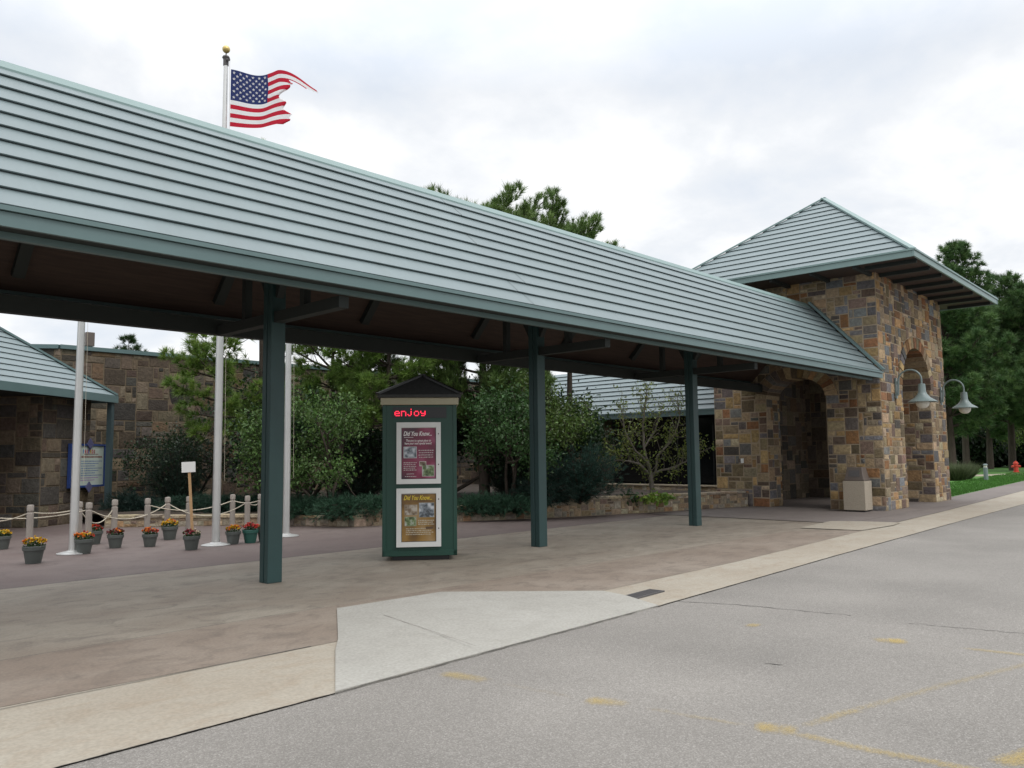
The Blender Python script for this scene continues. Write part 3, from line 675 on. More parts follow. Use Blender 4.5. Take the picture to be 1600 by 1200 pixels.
# ================================================================== LITTER BIN
t = thing('litter_bin', 'square pebble concrete litter bin with brown lid against the tower pier', 'litter bin', TW(-.42, .60, .012), PHI); t.scale = (.82, .80, .97)
o = None
mb = MB(); mb.box(-.34, .34, -.36, .36, .04, .84); mb.box(-.30, .30, -.32, .32, 0, .04, 1); bevel(mb.build('body', [M['pebble'], M['black']], t), .012)
mb = MB(); mb.box(-.31, .31, -.33, .33, .841, .90)
mb.add([(-.29, -.31, .90), (.29, -.31, .90), (.29, .31, .90), (-.29, .31, .90), (-.20, -.24, 1.22), (.20, -.24, 1.22), (.20, .24, 1.22), (-.20, .24, 1.22)], [(4, 5, 6, 7), (0, 1, 5, 4), (1, 2, 6, 5), (2, 3, 7, 6), (3, 0, 4, 7)])
l = mb.build('lid', M['lid'], t); bevel(l, .015)
mb = MB(); mb.add([(-.272, -.19, .96), (-.272, .19, .96), (-.222, .17, 1.14), (-.222, -.17, 1.14), (-.282, -.19, .96), (-.282, .19, .96), (-.232, .17, 1.14), (-.232, -.17, 1.14)], [(4, 7, 6, 5), (0, 1, 5, 4), (1, 2, 6, 5), (2, 3, 7, 6), (3, 0, 4, 7)]); mb.build('flap', M['iron'], l)

# ================================================================== INFORMATION KIOSK
KW, KD = 1.16, .92
kaz = rad(139.5); kx = Vector((-math.cos(kaz), -math.sin(kaz), 0)); ky = Vector((kx.y, -kx.x, 0))   # kx to the viewer's right, ky out of the front
kc = (G(656, 876)) - ky*(KD/2)
kio = thing('information_kiosk', 'tall dark green information kiosk with red message display and two poster cases', 'kiosk', (kc.x, kc.y, 0), math.atan2(kx.y, kx.x))
# local axes: x right, y to the back, front face at y = -KD/2
FY = -KD/2
mb = MB(); mb.box(-KW/2+.15, KW/2-.12, FY+.10, KD/2-.1, 0.004, .07); mb.build('plinth', M['black'], kio)
mb = MB(); mb.box(-KW/2+.03, KW/2-.03, FY+.012, KD/2-.012, .07, 2.42)
for sx in (-1, 1):
    for sy in (-1, 1):
        xa, xb = sorted((sx*KW/2, sx*(KW/2-.06))); ya, yb = sorted((sy*KD/2, sy*(KD/2-.06))); mb.box(xa, xb, ya, yb, .07, 2.421)
mb.box(-KW/2, KW/2, FY, FY+.05, .071, .16)
bevel(mb.build('body', M['kiosk'], kio), .005, 1)
mb = MB(); mb.box(-KW/2-.03, KW/2+.03, FY-.03, KD/2+.03, 2.422, 2.535); bevel(mb.build('trim', M['beige'], kio), .006, 1)
ro = .075; a_ = [(-KW/2-ro, FY-ro, 2.537), (KW/2+ro, FY-ro, 2.537), (KW/2+ro, KD/2+ro, 2.537), (-KW/2-ro, KD/2+ro, 2.537)]; ap = (0.04, 0, 2.93)
mb = MB(); z_ = Vector((0, 0, .045)); up4 = [Vector(p)+z_ for p in a_]
mb.add([Vector(p) for p in a_]+up4+[Vector(ap)], [(3, 2, 1, 0), (0, 1, 5, 4), (1, 2, 6, 5), (2, 3, 7, 6), (3, 0, 4, 7), (4, 5, 8), (5, 6, 8), (6, 7, 8), (7, 4, 8)])
kr = mb.build('roof', M['kiosk_roof'], kio)
mb = MB()
for p in up4: mb.bar(Vector(p)+Vector((0, 0, .012)), Vector(ap)+Vector((0, 0, .012)), .085, .03)
mb.build('hip_cap', M['black'], kr)
# led display
mb = MB(); mb.box(-.42, .42, FY-.004, FY+.012, 2.215, 2.385); dis = mb.build('led_display', M['black'], kio)
LET = {'e': ["00000", "00000", "01110", "10001", "11111", "10000", "01111"], 'n': ["00000", "00000", "11110", "10001", "10001", "10001", "10001"],
       'j': ["00010", "00000", "00010", "00010", "00010", "10010", "01100"], 'o': ["00000", "00000", "01110", "10001", "10001", "10001", "01110"],
       'y': ["00000", "00000", "10001", "10001", "01111", "00001", "01110"]}
mb = MB(); px_ = .0165
for i, ch in enumerate('enjoy'):
    for r_, row in enumerate(LET[ch]):
        for c_, b_ in enumerate(row):
            if b_ == '1':
                x = -.385+(i*6.1+c_)*px_; z = 2.352-r_*px_; mb.box(x-.0070, x+.0070, FY-.009, FY-.005, z-.0072, z+.0072)
mb.build('message', M['led'], dis)
# poster cases
def bars(mb, x0, x1, z, h, y, seed, m):
    r = random.Random(seed); x = x0
    while x < x1-.01:
        w = r.uniform(.010, .032); mb.box(x, min(x+w, x1), y-.0008, y, z-h*r.uniform(.3, .5), z+h*r.uniform(.3, .55), m); x += w+.008
def pcase(z0, z1, bg, scheme):
    x0, x1 = -.36, .33
    mb = MB(); b = .075; yf, yb = FY-.045, FY+.011
    for (a, c, e, g) in ((x0, x1, z0, z0+b), (x0, x1, z1-b, z1), (x0, x0+b, z0+b, z1-b), (x1-b, x1, z0+b, z1-b)): mb.box(a, c, yf, yb, e, g)
    mb.box(x0+b, x1-b, yf+.02, yf+.021, z1-b-.012, z1-b)
    for q in (.3, .8): mb.box(x1-b/2-.008, x1-b/2+.008, yf-.004, yf, z0+(z1-z0)*q, z0+(z1-z0)*q+.02, 1)
    cs = mb.build('poster_case', [M['white_frame'], M['iron']], kio); bevel(cs, .006, 1)
    px0, px1, pz0, pz1 = x0+b+.008, x1-b-.008, z0+b+.008, z1-b-.008; y = FY-.014
    mb = MB(); mb.box(px0, px1, y, y+.01, pz0, pz1); mb.box(x0+b-.001, x1-b+.001, y+.0102, y+.014, z0+b-.001, z1-b+.001, 1)
    W, H = px1-px0, pz1-pz0; X = lambda a: px0+a*W; Z = lambda a: pz1-a*H
    fr = lambda a, c: (a, y-.0025, c)
    def head(s, xx, zz, w, m, sh=.35):
        text_into(mb, s, .1, lambda a, c: (X(xx)+a, y-.0025, Z(zz)+c), m, sh, .0022, width=w*W)
    def pic(xa, xb, za, zb, m): mb.box(X(xa), X(xb), y-.0030, y-.0005, Z(zb), Z(za), 4); mb.box(X(xa)+.005, X(xb)-.005, y-.0034, y-.0031, Z(zb)+.005, Z(za)-.005, m)
    if scheme == 0:
        head('Did You Know...', .04, .16, .84, 2)
        mb.box(X(.06), X(.34), y-.002, y-.001, Z(.195), Z(.188), 2)
        text_into(mb, 'The zoo is a great place to', .05, lambda a, c: (X(.12)+a, y-.0025, Z(.275)+c), 2, .1, .0006, width=.74*W)
        text_into(mb, 'have your next special event!', .05, lambda a, c: (X(.08)+a, y-.0025, Z(.33)+c), 2, .1, .0006, width=.80*W)
        pic(.05, .44, .375, .60, 5); pic(.52, .72, .665, .76, 6); pic(.60, .96, .74, .96, 7)
        for k in range(4): bars(mb, X(.49+.02*(k % 2)), X(.96-.03*(k % 2)), Z(.45+.045*k), .018, y-.001, k, 3)
        for k in range(5): bars(mb, X(.05), X(.44-.04*(k % 2)), Z(.69+.036*k), .016, y-.001, 20+k, 3)
        for k in range(2): bars(mb, X(.14-.05*k), X(.38+.06*k), Z(.91+.05*k), .015, y-.001, 40+k, 3)
        mats = [M['poster_red'], M['black'], flat((.75, .72, .70)), flat((.42, .36, .36)), flat((.6, .6, .58)), M['photo_a'], M['photo_c'], M['photo_b']]
    else:
        head('Did You Know...', .05, .13, .84, 2)
        pic(.08, .46, .23, .45, 5); pic(.50, .96, .19, .50, 6); pic(.08, .43, .48, .68, 7)
        for k in range(3): bars(mb, X(.48), X(.95-.04*(k % 2)), Z(.565+.04*k), .02, y-.001, 60+k, 3)
        for k in range(4): bars(mb, X(.12), X(.93-.05*(k % 2)), Z(.735+.04*k), .018, y-.001, 70+k, 3)
        mb.box(X(.70), X(.92), y-.0026, y-.0016, Z(.745), Z(.695), 8)
        mats = [M['poster_gold'], M['black'], flat((.62, .46, .04)), flat((.40, .36, .27)), flat((.30, .27, .2)), M['photo_c'], M['photo_a'], M['photo_b'], flat((.10, .06, .03))]
    mb.build('poster', mats, cs)
    mb = MB(); mb.box(x0+b, x1-b, yf+.012, yf+.013, z0+b, z1-b)
pcase(1.185, 2.145, None, 0); pcase(.215, 1.115, None, 1)

# ================================================================== FLAGPOLES AND FLAG
def flagpole(u, v, h, r0, r1, label, ball=True):
    p = G(u, v); t = thing('flagpole', label, 'flagpole', p, 0, 'aluminium flagpoles on the plaza')
    mb = MB(); n = 12; mb.tube([(0, 0, h*k/n) for k in range(n+1)], [r0 if k < 3 else r0+(r1-r0)*(k-3)/(n-3) for k in range(n+1)], 20); autosmooth(mb.build('pole', M['steel'], t))
    mb = MB(); mb.lathe([(.26, 0.002), (.26, .015), (.20, .03), (.12, .045), (r0+.01, .06)], 24); mb.build('base_collar', M['steel'], t)
    mb = MB(); mb.lathe([(r1+.012, h-.16), (r1+.012, h-.05), (.06, h-.02), (.075, h), (.06, h+.03), (.012, h+.04), (.012, h+.10)], 14); mb.tube([(0, -.05, h-.06), (0, -.12, h-.08)], .03, 8); mb.build('truck', M['iron'], t)
    mb = MB(); mb.lathe([(.075*math.sin(PI*k/10)+.001, h+.175-.075*math.cos(PI*k/10)) for k in range(11)], 16); autosmooth(mb.build('ball_finial', M['gold'], t), 80)
    rr = random.Random(3)
    mb = MB(); mb.tube([(.10, -.09, 1.2), (.085, -.08, 3.5), (.075, -.07, h*.7), (.05, -.06, h-.06)], .003, 5); mb.build('halyard', M['rope'], t)
    return t, p
flagpole(114, 865, 7.3, .070, .042, 'brushed metal flagpole left of the sign panel, leftmost of the three')
fp, fpp = flagpole(337, 852, 9.50, .074, .040, 'tallest brushed metal flagpole with gold ball, flying the flag')
flagpole(447, 838, 7.2, .070, .042, 'brushed metal flagpole just right of the nearest green post')

def build_flag():
    HO, LN, NS, NT = 1.16, 1.86, 90, 52
    rt = Vector((_R.x, _R.y, 0)).normalized(); fw = Vector((_F.x, _F.y, 0)).normalized()
    top = 9.24; org = Vector((fpp.x, fpp.y, 0)) + rt*.12 - fw*.05
    def theta(s, t):
        base = .55*math.sin(9*s+1.1*t+.2)
        fold = max(0, min(1, (t-.235)/.07))
        st = .60+.05*math.sin(9*t)+.04*math.sin(23*t)
        f = max(0, min(1, (s-st)/.07)); f = f*f*(3-2*f)
        return base*(1-.6*fold*f) + fold*f*2.85
    fold_ = lambda t: max(0, min(1, (t-.235)/.07))
    grid = []
    for j in range(NT+1):
        t = j/NT; h = d = 0.0; row = []
        for i in range(NS+1):
            s = i/NS; th = theta(s, t); tp = max(0, 1-t/.26)
            z = top - t*HO*(1-.05*s) + .030*math.sin(8.2*s-1.2*t+2.2)*min(1, s*3)*(.3+t) - .03*math.sin(PI*min(1, s/.42))*(1-t)
            z -= (max(0, s-.55)**1.3)*.95*(1-fold_(t))
            if s > .58: z += .06*max(0, s-.58)/.42*math.sin(11*t) - .10*max(0, t-.25)*(s-.58)*.3
            row.append(org+rt*h+fw*d+Vector((0, 0, z)))
            ds = LN/NS; kk = 1-.05*tp; h += ds*math.cos(th)*kk; d += ds*math.sin(th)
        grid.append(row)
    mb = MB()
    red, white, blue = (.50, .012, .035), (.80, .80, .80), (.022, .035, .13)
    for j in range(NT):
        for i in range(NS):
            t = (j+.5)/NT; s = (i+.5)/NS; stripe = int(t*13)
            if t > .22 and s > .70+.02*math.sin(40*t): continue
            if t <= .24 and s > .60 and t > (.30 if s < .70+.02*math.sin(60*t) else .17-.07*max(0, s-.86)/.14+.006*math.sin(40*s)): continue
            c = blue if (s < .40 and t < 7/13) else (red if stripe % 2 == 0 else white)
            mb.add([grid[j][i], grid[j][i+1], grid[j+1][i+1], grid[j+1][i]], [(0, 1, 2, 3)], 0, c)
    def P(s, t):
        i = min(NS-1, int(s*NS)); j = min(NT-1, int(t*NT)); a, b = s*NS-i, t*NT-j
        return grid[j][i]*(1-a)*(1-b)+grid[j][i+1]*a*(1-b)+grid[j+1][i]*(1-a)*b+grid[j+1][i+1]*a*b
    for r in range(9):
        n = 6 if r % 2 == 0 else 5
        for k in range(n):
            s = .40*((k*2+1+(r % 2))/12); t = (7/13)*(r+1)/10; vs = []
            nn = (P(s+.01, t)-P(s, t)).cross(P(s, t+.01)-P(s, t)).normalized()
            for side in (1, -1):
                vs = []
                for q in range(10):
                    a = PI/2+q*PI/5; rr_ = .034 if q % 2 == 0 else .014
                    vs.append(P(s+rr_*math.cos(a)/LN, t-rr_*math.sin(a)/HO)+nn*.005*side)
                vs.append(P(s, t)+nn*.005*side)
                mb.add(vs, [(q, (q+1) % 10, 10) for q in range(10)], 0, white)
    o = mb.build('flag', M['flag_red'])
    for p in o.data.polygons: p.use_smooth = True
    tag(o, 'stars and stripes flag flying with a frayed fly end from the tallest pole', 'flag')
build_flag()

# ================================================================== POTS, BOLLARDS, ROPES, STAKE SIGN
def flowers_mesh(seed, cols, R=.17, H=.13, nf=46, nl=150):
    rng = np.random.default_rng(seed); V = []; T = []; C = []
    def quad(p, n, u, s, c):
        w = np.cross(n, u); b = len(V)
        V.extend([p-u*s, p-w*s, p+u*s, p+w*s]); T.extend([(b, b+1, b+2), (b, b+2, b+3)]); C.extend([c, c])
    for k in range(nl):
        r = R*math.sqrt(rng.random())*1.1; a = rng.random()*2*PI; z = rng.random()*H*.8
        n = rng.normal(size=3); n /= np.linalg.norm(n); u = np.cross(n, rng.normal(size=3)); u /= np.linalg.norm(u)
        g = rng.uniform(.7, 1.3); quad(np.array([r*math.cos(a), r*math.sin(a), z]), n, u, rng.uniform(.012, .028), (.03*g, .065*g, .02*g))
    for k in range(nf):
        r = R*math.sqrt(rng.random())*1.12; a = rng.random()*2*PI; z = H*(.75+.5*rng.random())*(1-.35*(r/R)**2)
        c = cols[int((math.cos(a-seed)*.5+.5)*len(cols)*.999+rng.uniform(-.4, .4)) % len(cols)]; g = rng.uniform(.8, 1.2)
        p = np.array([r*math.cos(a), r*math.sin(a), z]); c = tuple(x*g for x in c)
        for q in range(4):
            n = np.array([0, 0, 1.0])+rng.normal(size=3)*.55; n /= np.linalg.norm(n); u = np.cross(n, rng.normal(size=3)); u /= np.linalg.norm(u)
            quad(p+rng.normal(size=3)*.007, n, u, rng.uniform(.018, .030), c)
    return np.array(V), np.array(T), np.array(C)
YEL, ORA, RED, DRED, WHI, PINK = (.62, .38, .02), (.62, .17, .015), (.45, .03, .02), (.16, .02, .025), (.60, .50, .38), (.38, .05, .08)
POTS = [((3, 858), [YEL, (.35, .35, .08)], 'pot', .95, 'grey flower pot with pale yellow flowers cut by the left edge'),
        ((52, 880), [YEL, ORA, YEL], 'pot', 1.08, 'grey pot of yellow and orange flowers standing nearest, left of the first flagpole'),
        ((131, 865), [ORA, YEL, RED], 'pot', 1.0, 'grey pot of orange flowers half hidden behind the base of the leftmost flagpole'),
        ((147, 850), [RED, ORA], 'pot', 1.0, 'grey pot of red orange flowers set back behind the leftmost flagpole pot'),
        ((180, 856), [DRED, ORA, DRED], 'pot', .95, 'grey pot of dark red and orange flowers, second pot right of the leftmost flagpole'),
        ((234, 854), [ORA, ORA, RED], 'pot', .92, 'grey pot of bright orange flowers between the dark red pot and the stake sign'),
        ((265, 843), [YEL, ORA], 'pot', 1.05, 'grey pot of yellow flowers standing furthest back by the bollards'),
        ((299, 859), [WHI, PINK, DRED], 'pot', .98, 'grey pot of cream and dark pink flowers holding the stake sign'),
        ((364, 850), [ORA, RED, YEL], 'pot', .95, 'grey pot of orange red flowers just right of the tallest flagpole'),
        ((391, 848), [RED, DRED, RED], 'pot_green', 1.0, 'bright green pot of red flowers'),
        ((413, 846), [RED, ORA], 'pot', .95, 'grey pot of red flowers half hidden by the nearest green post')]
for i, (uv, cols, mt, sc, lab) in enumerate(POTS):
    p = G(*uv); t = thing('flower_pot', lab, 'flower pot', p, i*.7, 'flower pots on the plaza'); t.scale = (sc*.80, sc*.80, sc*.94)
    mb = MB(); mb.lathe([(.125, 0), (.128, .01), (.168, .20), (.178, .20), (.186, .205), (.190, .262), (.184, .268), (.172, .262), (.168, .22)], 26); autosmooth(mb.build('pot', M[mt], t), 35)
    mb = MB(); mb.lathe([(.168, .225), (.10, .245), (.01, .25)], 16); mb.build('soil', M['soil'], t)
    V, Tt, C = flowers_mesh(i+3, cols); V[:, 2] += .25; tri_mesh('flowers', V, Tt, C, M['petal'], t)
p = G(299, 857)+Vector((.02, .01, 0)); t = thing('stake_sign', 'small blank white sign on a leaning wooden stake in a flower pot', 'sign', p)
rt_ = Vector((_R.x, _R.y, 0)).normalized(); fw_ = Vector((_F.x, _F.y, 0)).normalized()
top = rt_*-.10+Vector((0, 0, 1.56)); mb = MB(); mb.bar((0, 0, .24), top, .045, .022, up=fw_); mb.build('stake', M['stake'], t)
mb = MB(); c_ = top*.94-fw_*.02; mb.bar(c_-rt_*.125+Vector((0, 0, -.005)), c_+rt_*.125+Vector((0, 0, .005)), .012, .19); mb.build('board', M['white'], t)

BOLL = [(51, 788, 'first rope post from the left, behind the nearest yellow flowered pot'), (127, 783, 'rope post right behind the base of the leftmost flagpole'),
        (142, 784.5, 'rope post set back just right of the leftmost flagpole'), (182, 780, 'rope post behind the pot of dark red and orange flowers'),
        (233, 778, 'rope post behind the pot of bright orange flowers'), (264, 776, 'rope post behind the furthest yellow flowered pot'),
        (297, 775, 'rope post hidden behind the stake sign'), (365, 772, 'rope post right of the tallest flagpole, behind the orange red flowers'),
        (388, 774, 'rope post behind the bright green pot'), (408, 771.5, 'thick rope post beside the nearest green walkway post'),
        (412.5, 770, 'rope post closest to the nearest green walkway post, set back')]
BP = []
HB = .84
hor = lambda u: 721.6-(u/1600)*17.5
mbb = None; proto = None
for i, (u, v, lab) in enumerate(BOLL):
    D = (EYE-HB)*F_PX/(v-hor(u)); p = gat(u, D); BP.append(p)
    lab = 'weathered wooden ' + lab
    if proto is None:
        mb = MB(); mb.lathe([(.056, 0), (.056, .69), (.045, .70), (.045, .725), (.056, .735), (.056, .815), (.049, .835), (.02, HB)], 18)
        proto = autosmooth(mb.build('rope_post', M['wood_grey']), 35); o = proto
    else: o = proto.copy(); COL.objects.link(o)
    o.location = p; tag(o, lab, 'post', 'rope posts on the plaza')
EXT = gat(-70, 14.6)
o = proto.copy(); COL.objects.link(o); o.location = EXT; tag(o, 'weathered wooden rope post beyond the left edge', 'post', 'rope posts on the plaza')
def rope(a, b, sag, label):
    a = a+Vector((0, 0, .71)); b = b+Vector((0, 0, .71)); mb = MB(); n = 18
    mb.tube([a.lerp(b, k/n)-Vector((0, 0, sag*4*(k/n)*(1-k/n))) for k in range(n+1)], .011, 6)
    tag(autosmooth(mb.build('rope', M['rope']), 80), label, 'rope', 'ropes slung between the wooden posts')
rope(EXT, BP[0], .17, 'pale rope sagging from the left edge to the first rope post')
rope(BP[0], BP[1], .05, 'nearly taut pale rope from the first rope post to the leftmost flagpole')
rope(EXT+Vector((1.2, 1.6, 0)) if False else EXT, BP[2], .14, 'long pale rope passing behind the first rope post towards the leftmost flagpole')
rope(BP[1], BP[3], .30, 'deeply sagging pale rope beside the dark red flower pot')
rope(BP[2], BP[5], .24, 'long pale rope sagging behind the orange flowered pots')
rope(BP[4], BP[7], .16, 'pale rope passing in front of the stake sign to the orange red flowers')
rope(BP[5], BP[8], .27, 'pale rope sagging low behind the tallest flagpole')
rope(BP[7], BP[9], .06, 'short pale rope above the bright green pot')
rope(BP[8], BP[10], .10, 'short pale rope sagging behind the bright green pot')

# ================================================================== PLANTER WALL AND BED
PW = [((7.4, 20.6), (8.4, 19.7), .22), ((8.4, 19.7), (9.3, 18.9), .20), ((9.3, 18.9), (10.35, 17.45), .20), ((10.35, 17.45), (11.2, 15.78), .20), ((11.2, 15.78), (13.74, 14.80), .34), ((13.74, 14.80), (16.42, 13.60), .32), ((16.42, 13.60), (18.54, 12.88), .43), ((18.54, 12.88), (22.6, 11.75), .42)]
pw = thing('planter_wall', 'low pale stone planter wall with capstones stepping along the plaza edge', 'planter wall')
mb = MB(); mbc = MB()
for k, (a, b, h) in enumerate(PW):
    a = Vector((*a, 0)); b = Vector((*b, 0)); d = (b-a).normalized(); L = (b-a).length; n = Vector((d.y, -d.x, 0))
    fr = lambda x, z, q, a=a, d=d, n=n: a+d*x+n*q+Vector((0, 0, z))
    wall_slab(mb, fr, 0, L, -.08, h, .36, None, 1)
    ashlar(mb, fr, 0, L, 0, h-.005, .075, 80+k, PAL_PALE, gap=.006)
    rg = random.Random(k); x = 0
    while x < L-.05:
        w = min(L-x, rg.uniform(.35, .8)); z0 = h+.001; z1 = h+rg.uniform(.05, .06); P = [fr(x+.006, 0, .05+rg.uniform(-.012, .012)), fr(x+w-.006, 0, .05), fr(x+w-.006, 0, -.40), fr(x+.006, 0, -.40)]
        mbc.add([(p.x, p.y, z0) for p in P]+[(p.x, p.y, z1) for p in P], [(0, 3, 2, 1), (4, 5, 6, 7), (0, 1, 5, 4), (1, 2, 6, 5), (2, 3, 7, 6), (3, 0, 4, 7)], 0, pick(rg, PAL_PALE)); x += w
    if k+1 < len(PW) and h < PW[k+1][2]:
        h2 = PW[k+1][2]; e = Vector((*PW[k+1][0], 0)); fe = lambda x, z, q, e=e, d=d, n=n: e-n*x-d*q+Vector((0, 0, z))
        ashlar(mb, fe, 0, .34, h, h2, .075, 180+k, PAL_PALE, gap=.006)
mb.build('wall', [M['stone'], M['mortar']], pw); mbc.build('capstone', M['stone'], pw)
bed = [(a[0]+.12, a[1]+.24) for a, b, h in PW]+[(22.6, 12.0), (24.9, 12.0), (25.0, 25.1), (7.4, 25.1)]
mb = MB(); vs = []; N = 26
rngb = random.Random(5)
pts = []
front = [(a[0]+.1, a[1]+.22, .16 if h < .3 else h-.07) for a, b, h in PW]+[(22.6, 12.0, .35)]
for j in range(9):
    t = j/8
    for (x, y, z) in front: pts.append((x, y+(25.2-y)*t, z+(.12 if 0 < j else 0)+rngb.uniform(-.04, .04)))
n = len(front); mb.add(pts, [(j*n+i, j*n+i+1, (j+1)*n+i+1, (j+1)*n+i) for j in range(8) for i in range(n-1)])
bo = mb.build('planting_bed', M['soil']); tag(bo, kind='structure')

# ================================================================== LONG STONE WALL
lw = thing('stone_wall', 'long tall ashlar stone wall with blue grey metal coping behind the shrubs', 'wall')
WY = 25.2; ztop = onY(304, 556, WY).z; xl = onY(96, 540, WY).x
frW = lambda a, z, d: Vector((a, WY-d, z))
mb = MB(); wall_slab(mb, frW, xl, 25.0, -.1, ztop-.12, .5, None, 1); ashlar(mb, frW, xl, 25.0, .3, ztop-.12, .165, 33, PAL_DULL_SHADED)
d_ = Vector((-.80, .60, 0)); n_ = Vector((-.60, -.80, 0)); c_ = Vector((xl, WY, 0))
frW2 = lambda a, z, d: c_+d_*(7-a)+n_*d+Vector((0, 0, z))
wall_slab(mb, frW2, 0, 7, -.1, ztop-.12, .5, None, 1); ashlar(mb, frW2, 0, 7, .3, ztop-.12, .19, 34, PAL_DULL_SHADED)
mb.build('wall', [M['stone'], M['mortar_dark']], lw)
mb = MB(); mb.box(xl-.04, 25.0, WY-.08, WY+.56, ztop-.119, ztop)
mb.bar(c_+n_*-.25+Vector((0, 0, ztop-.06))+d_*.06, c_+n_*-.25+d_*7.05+Vector((0, 0, ztop-.06)), .66, .117); mb.build('coping', M['trim'], lw)
b0 = onY(139, 540, WY+.35); mb = MB(); mb.box(-.12, .12, -.12, .12, 0, .42); mb.lathe([(.05, -.06), (.05, 0)], 8)
o = mb.build('rooftop_box', M['lid'], loc=(b0.x, b0.y, ztop+.06)); bevel(o, .015); tag(o, 'dark box on the top of the long stone wall by the leftmost flagpole', 'vent box')

# ================================================================== LEFT BUILDING
lb = thing('stone_pavilion', 'stone pavilion with grey green hip roof at the left edge', 'building')
az = rad(39.2); D1 = Vector((math.cos(az), math.sin(az), 0)); NN = Vector((math.sin(az), -math.cos(az), 0))
E0 = at(183, 620, 22.0); EZ = E0.z; E0 = Vector((E0.x, E0.y, 0))
def LBp(t, s, z): return E0-D1*t-NN*s+Vector((0, 0, z))   # t back along the eave, s inwards
HS, PIT = 4.2, .80
mb = MB()
courses(mb, LBp(11, 0, EZ), LBp(0, 0, EZ), LBp(HS, HS, EZ+HS*PIT), LBp(11, HS, EZ+HS*PIT), 20, lift=.03, under=.03)
courses(mb, LBp(0, 0, EZ), LBp(0, 2*HS, EZ), LBp(HS, HS, EZ+HS*PIT), LBp(HS, HS, EZ+HS*PIT), 20, lift=.03, under=.03)
r_ = mb.build('roof', M['roof'], lb)
mb = MB(); mb.bar(LBp(0, 0, EZ+.05), LBp(HS, HS, EZ+HS*PIT+.05), .14, .05); mb.build('hip_cap', M['trim'], r_)
mb = MB(); mb.bar(LBp(11, 0, EZ-.07), LBp(-.03, 0, EZ-.07), .05, .20); mb.bar(LBp(0, .03, EZ-.07), LBp(0, 8, EZ-.07), .05, .20); mb.build('fascia', M['trim'], lb)
mb = MB(); mb.add([LBp(11, .03, EZ-.12), LBp(.03, .03, EZ-.12), LBp(.03, 8, EZ-.12), LBp(11, 8, EZ-.12)], [(0, 1, 2, 3)]); mb.build('soffit', M['beam'], lb)
mb = MB(); mb.bar(LBp(.12, .10, 0), LBp(.12, .10, EZ-.125), .13, .13, up=D1); mb.build('downspout', M['slate'], lb)
mb = MB()
frp = lambda a, z, d: LBp(2.25-a, .55-d, z)       # end pier carrying the sign
wall_slab(mb, frp, 0, 1.95, -.1, EZ-.13, 2.04, None, 1); ashlar(mb, frp, 0, 1.95, 0, EZ-.14, .17, 41, PAL_DULL_SHADED)
frq = lambda a, z, d: LBp(2.25+d, .55+a, z)
ashlar(mb, frq, 0, 2.05, 0, EZ-.14, .17, 43, PAL_DULL_SHADED)
frs = lambda a, z, d: LBp(11-a, 2.6-d, z)        # recessed wall
wall_slab(mb, frs, 0, 10.7, -.1, EZ-.13, .4, None, 1); ashlar(mb, frs, 0, 8.7, .55, EZ-.14, .19, 42, PAL_DULL_SHADED)
fre = lambda a, z, d: LBp(.30-d, .56+a, z); ashlar(mb, fre, 0, 3, 0, EZ-.14, .17, 44, PAL_DULL_SHADED); wall_slab(mb, lambda a, z, d: LBp(.30-d, 1.36+a, z), 0, 3, -.1, EZ-.13, .3, None, 1)
mb.build('wall', [M['stone'], M['mortar_dark']], lb)
mb = MB(); mb.bar(LBp(11, 2.55, .27), LBp(2.3, 2.55, .27), .10, .54); mb.build('plinth', M['lid'], lb)

# sign on the end pier
sg = thing('notice_board', 'blue framed notice board with coloured lettering on the stone pier', 'sign')
def spt(u, v):   # sign plane: pier face
    d = ray(u, v); o = Vector((0, 0, EYE)); q = LBp(0, .55-.09, 0); t = (q-o).dot(NN)/d.dot(NN); return o+d*t
sa, sb, sc_ = spt(107, 693), spt(162, 693), spt(107, 763)
o0 = sc_; W_ = ((spt(162, 728)-spt(107, 728)).dot(D1)); H_ = sa.z-sc_.z
fs_ = lambda a, z, d=0: o0+D1*a+NN*d+Vector((0, 0, z))
mb = MB(); b_ = .05
fbox(mb, lambda a, z, d: fs_(a, z, d), 0, W_, 0, b_, -.05, .03); fbox(mb, fs_, 0, W_, H_-b_, H_, -.05, .03); fbox(mb, fs_, 0, b_, b_, H_-b_, -.05, .03); fbox(mb, fs_, W_-b_, W_, b_, H_-b_, -.05, .03)
for zc in (H_, 0):
    c = fs_(W_*.52, zc, .03); q = .15
    mb.add([c+D1*q, c+Vector((0, 0, q)), c-D1*q, c-Vector((0, 0, q)), c+D1*q+NN*.02, c+Vector((0, 0, q))+NN*.02, c-D1*q+NN*.02, c-Vector((0, 0, q))+NN*.02], [(4, 5, 6, 7), (0, 1, 5, 4), (1, 2, 6, 5), (2, 3, 7, 6), (3, 0, 4, 7)], 1)
mb.build('frame', [flat((.02, .05, .19)), flat((.10, .10, .20))], sg)
mb = MB(); fbox(mb, fs_, b_, W_-b_, b_, H_-b_, -.03, .0)
lets = [('F', 3), ('R', 4), ('I', 4), ('E', 5), ('N', 6), ('D', 4), ('S', 7)]
x = W_*.36
for ch, m_ in lets:
    text_into(mb, ch, .135, lambda a, z, x=x: fs_(x+a, H_-.245+z, .004), m_, 0, .007, width=.055 if ch != 'I' else .025); x += .085 if ch != 'I' else .05
def dash(x0, x1, z, h, seed, m):
    r = random.Random(seed); x = x0
    while x < x1:
        w = r.uniform(.02, .06); fbox(mb, fs_, x, min(x1, x+w), z-h/2, z+h/2, 0.001, .003, m); x += w+.015
dash(W_*.40, W_*.80, H_*.76, .03, 1, 8); dash(W_*.28, W_*.92, H_*.70, .045, 2, 9)
for k in range(9): dash(W_*.25, W_*(.92-.1*((k*7) % 3)), H_*(.60-.055*k), .022, 5+k, 2 if k < 7 else 10)
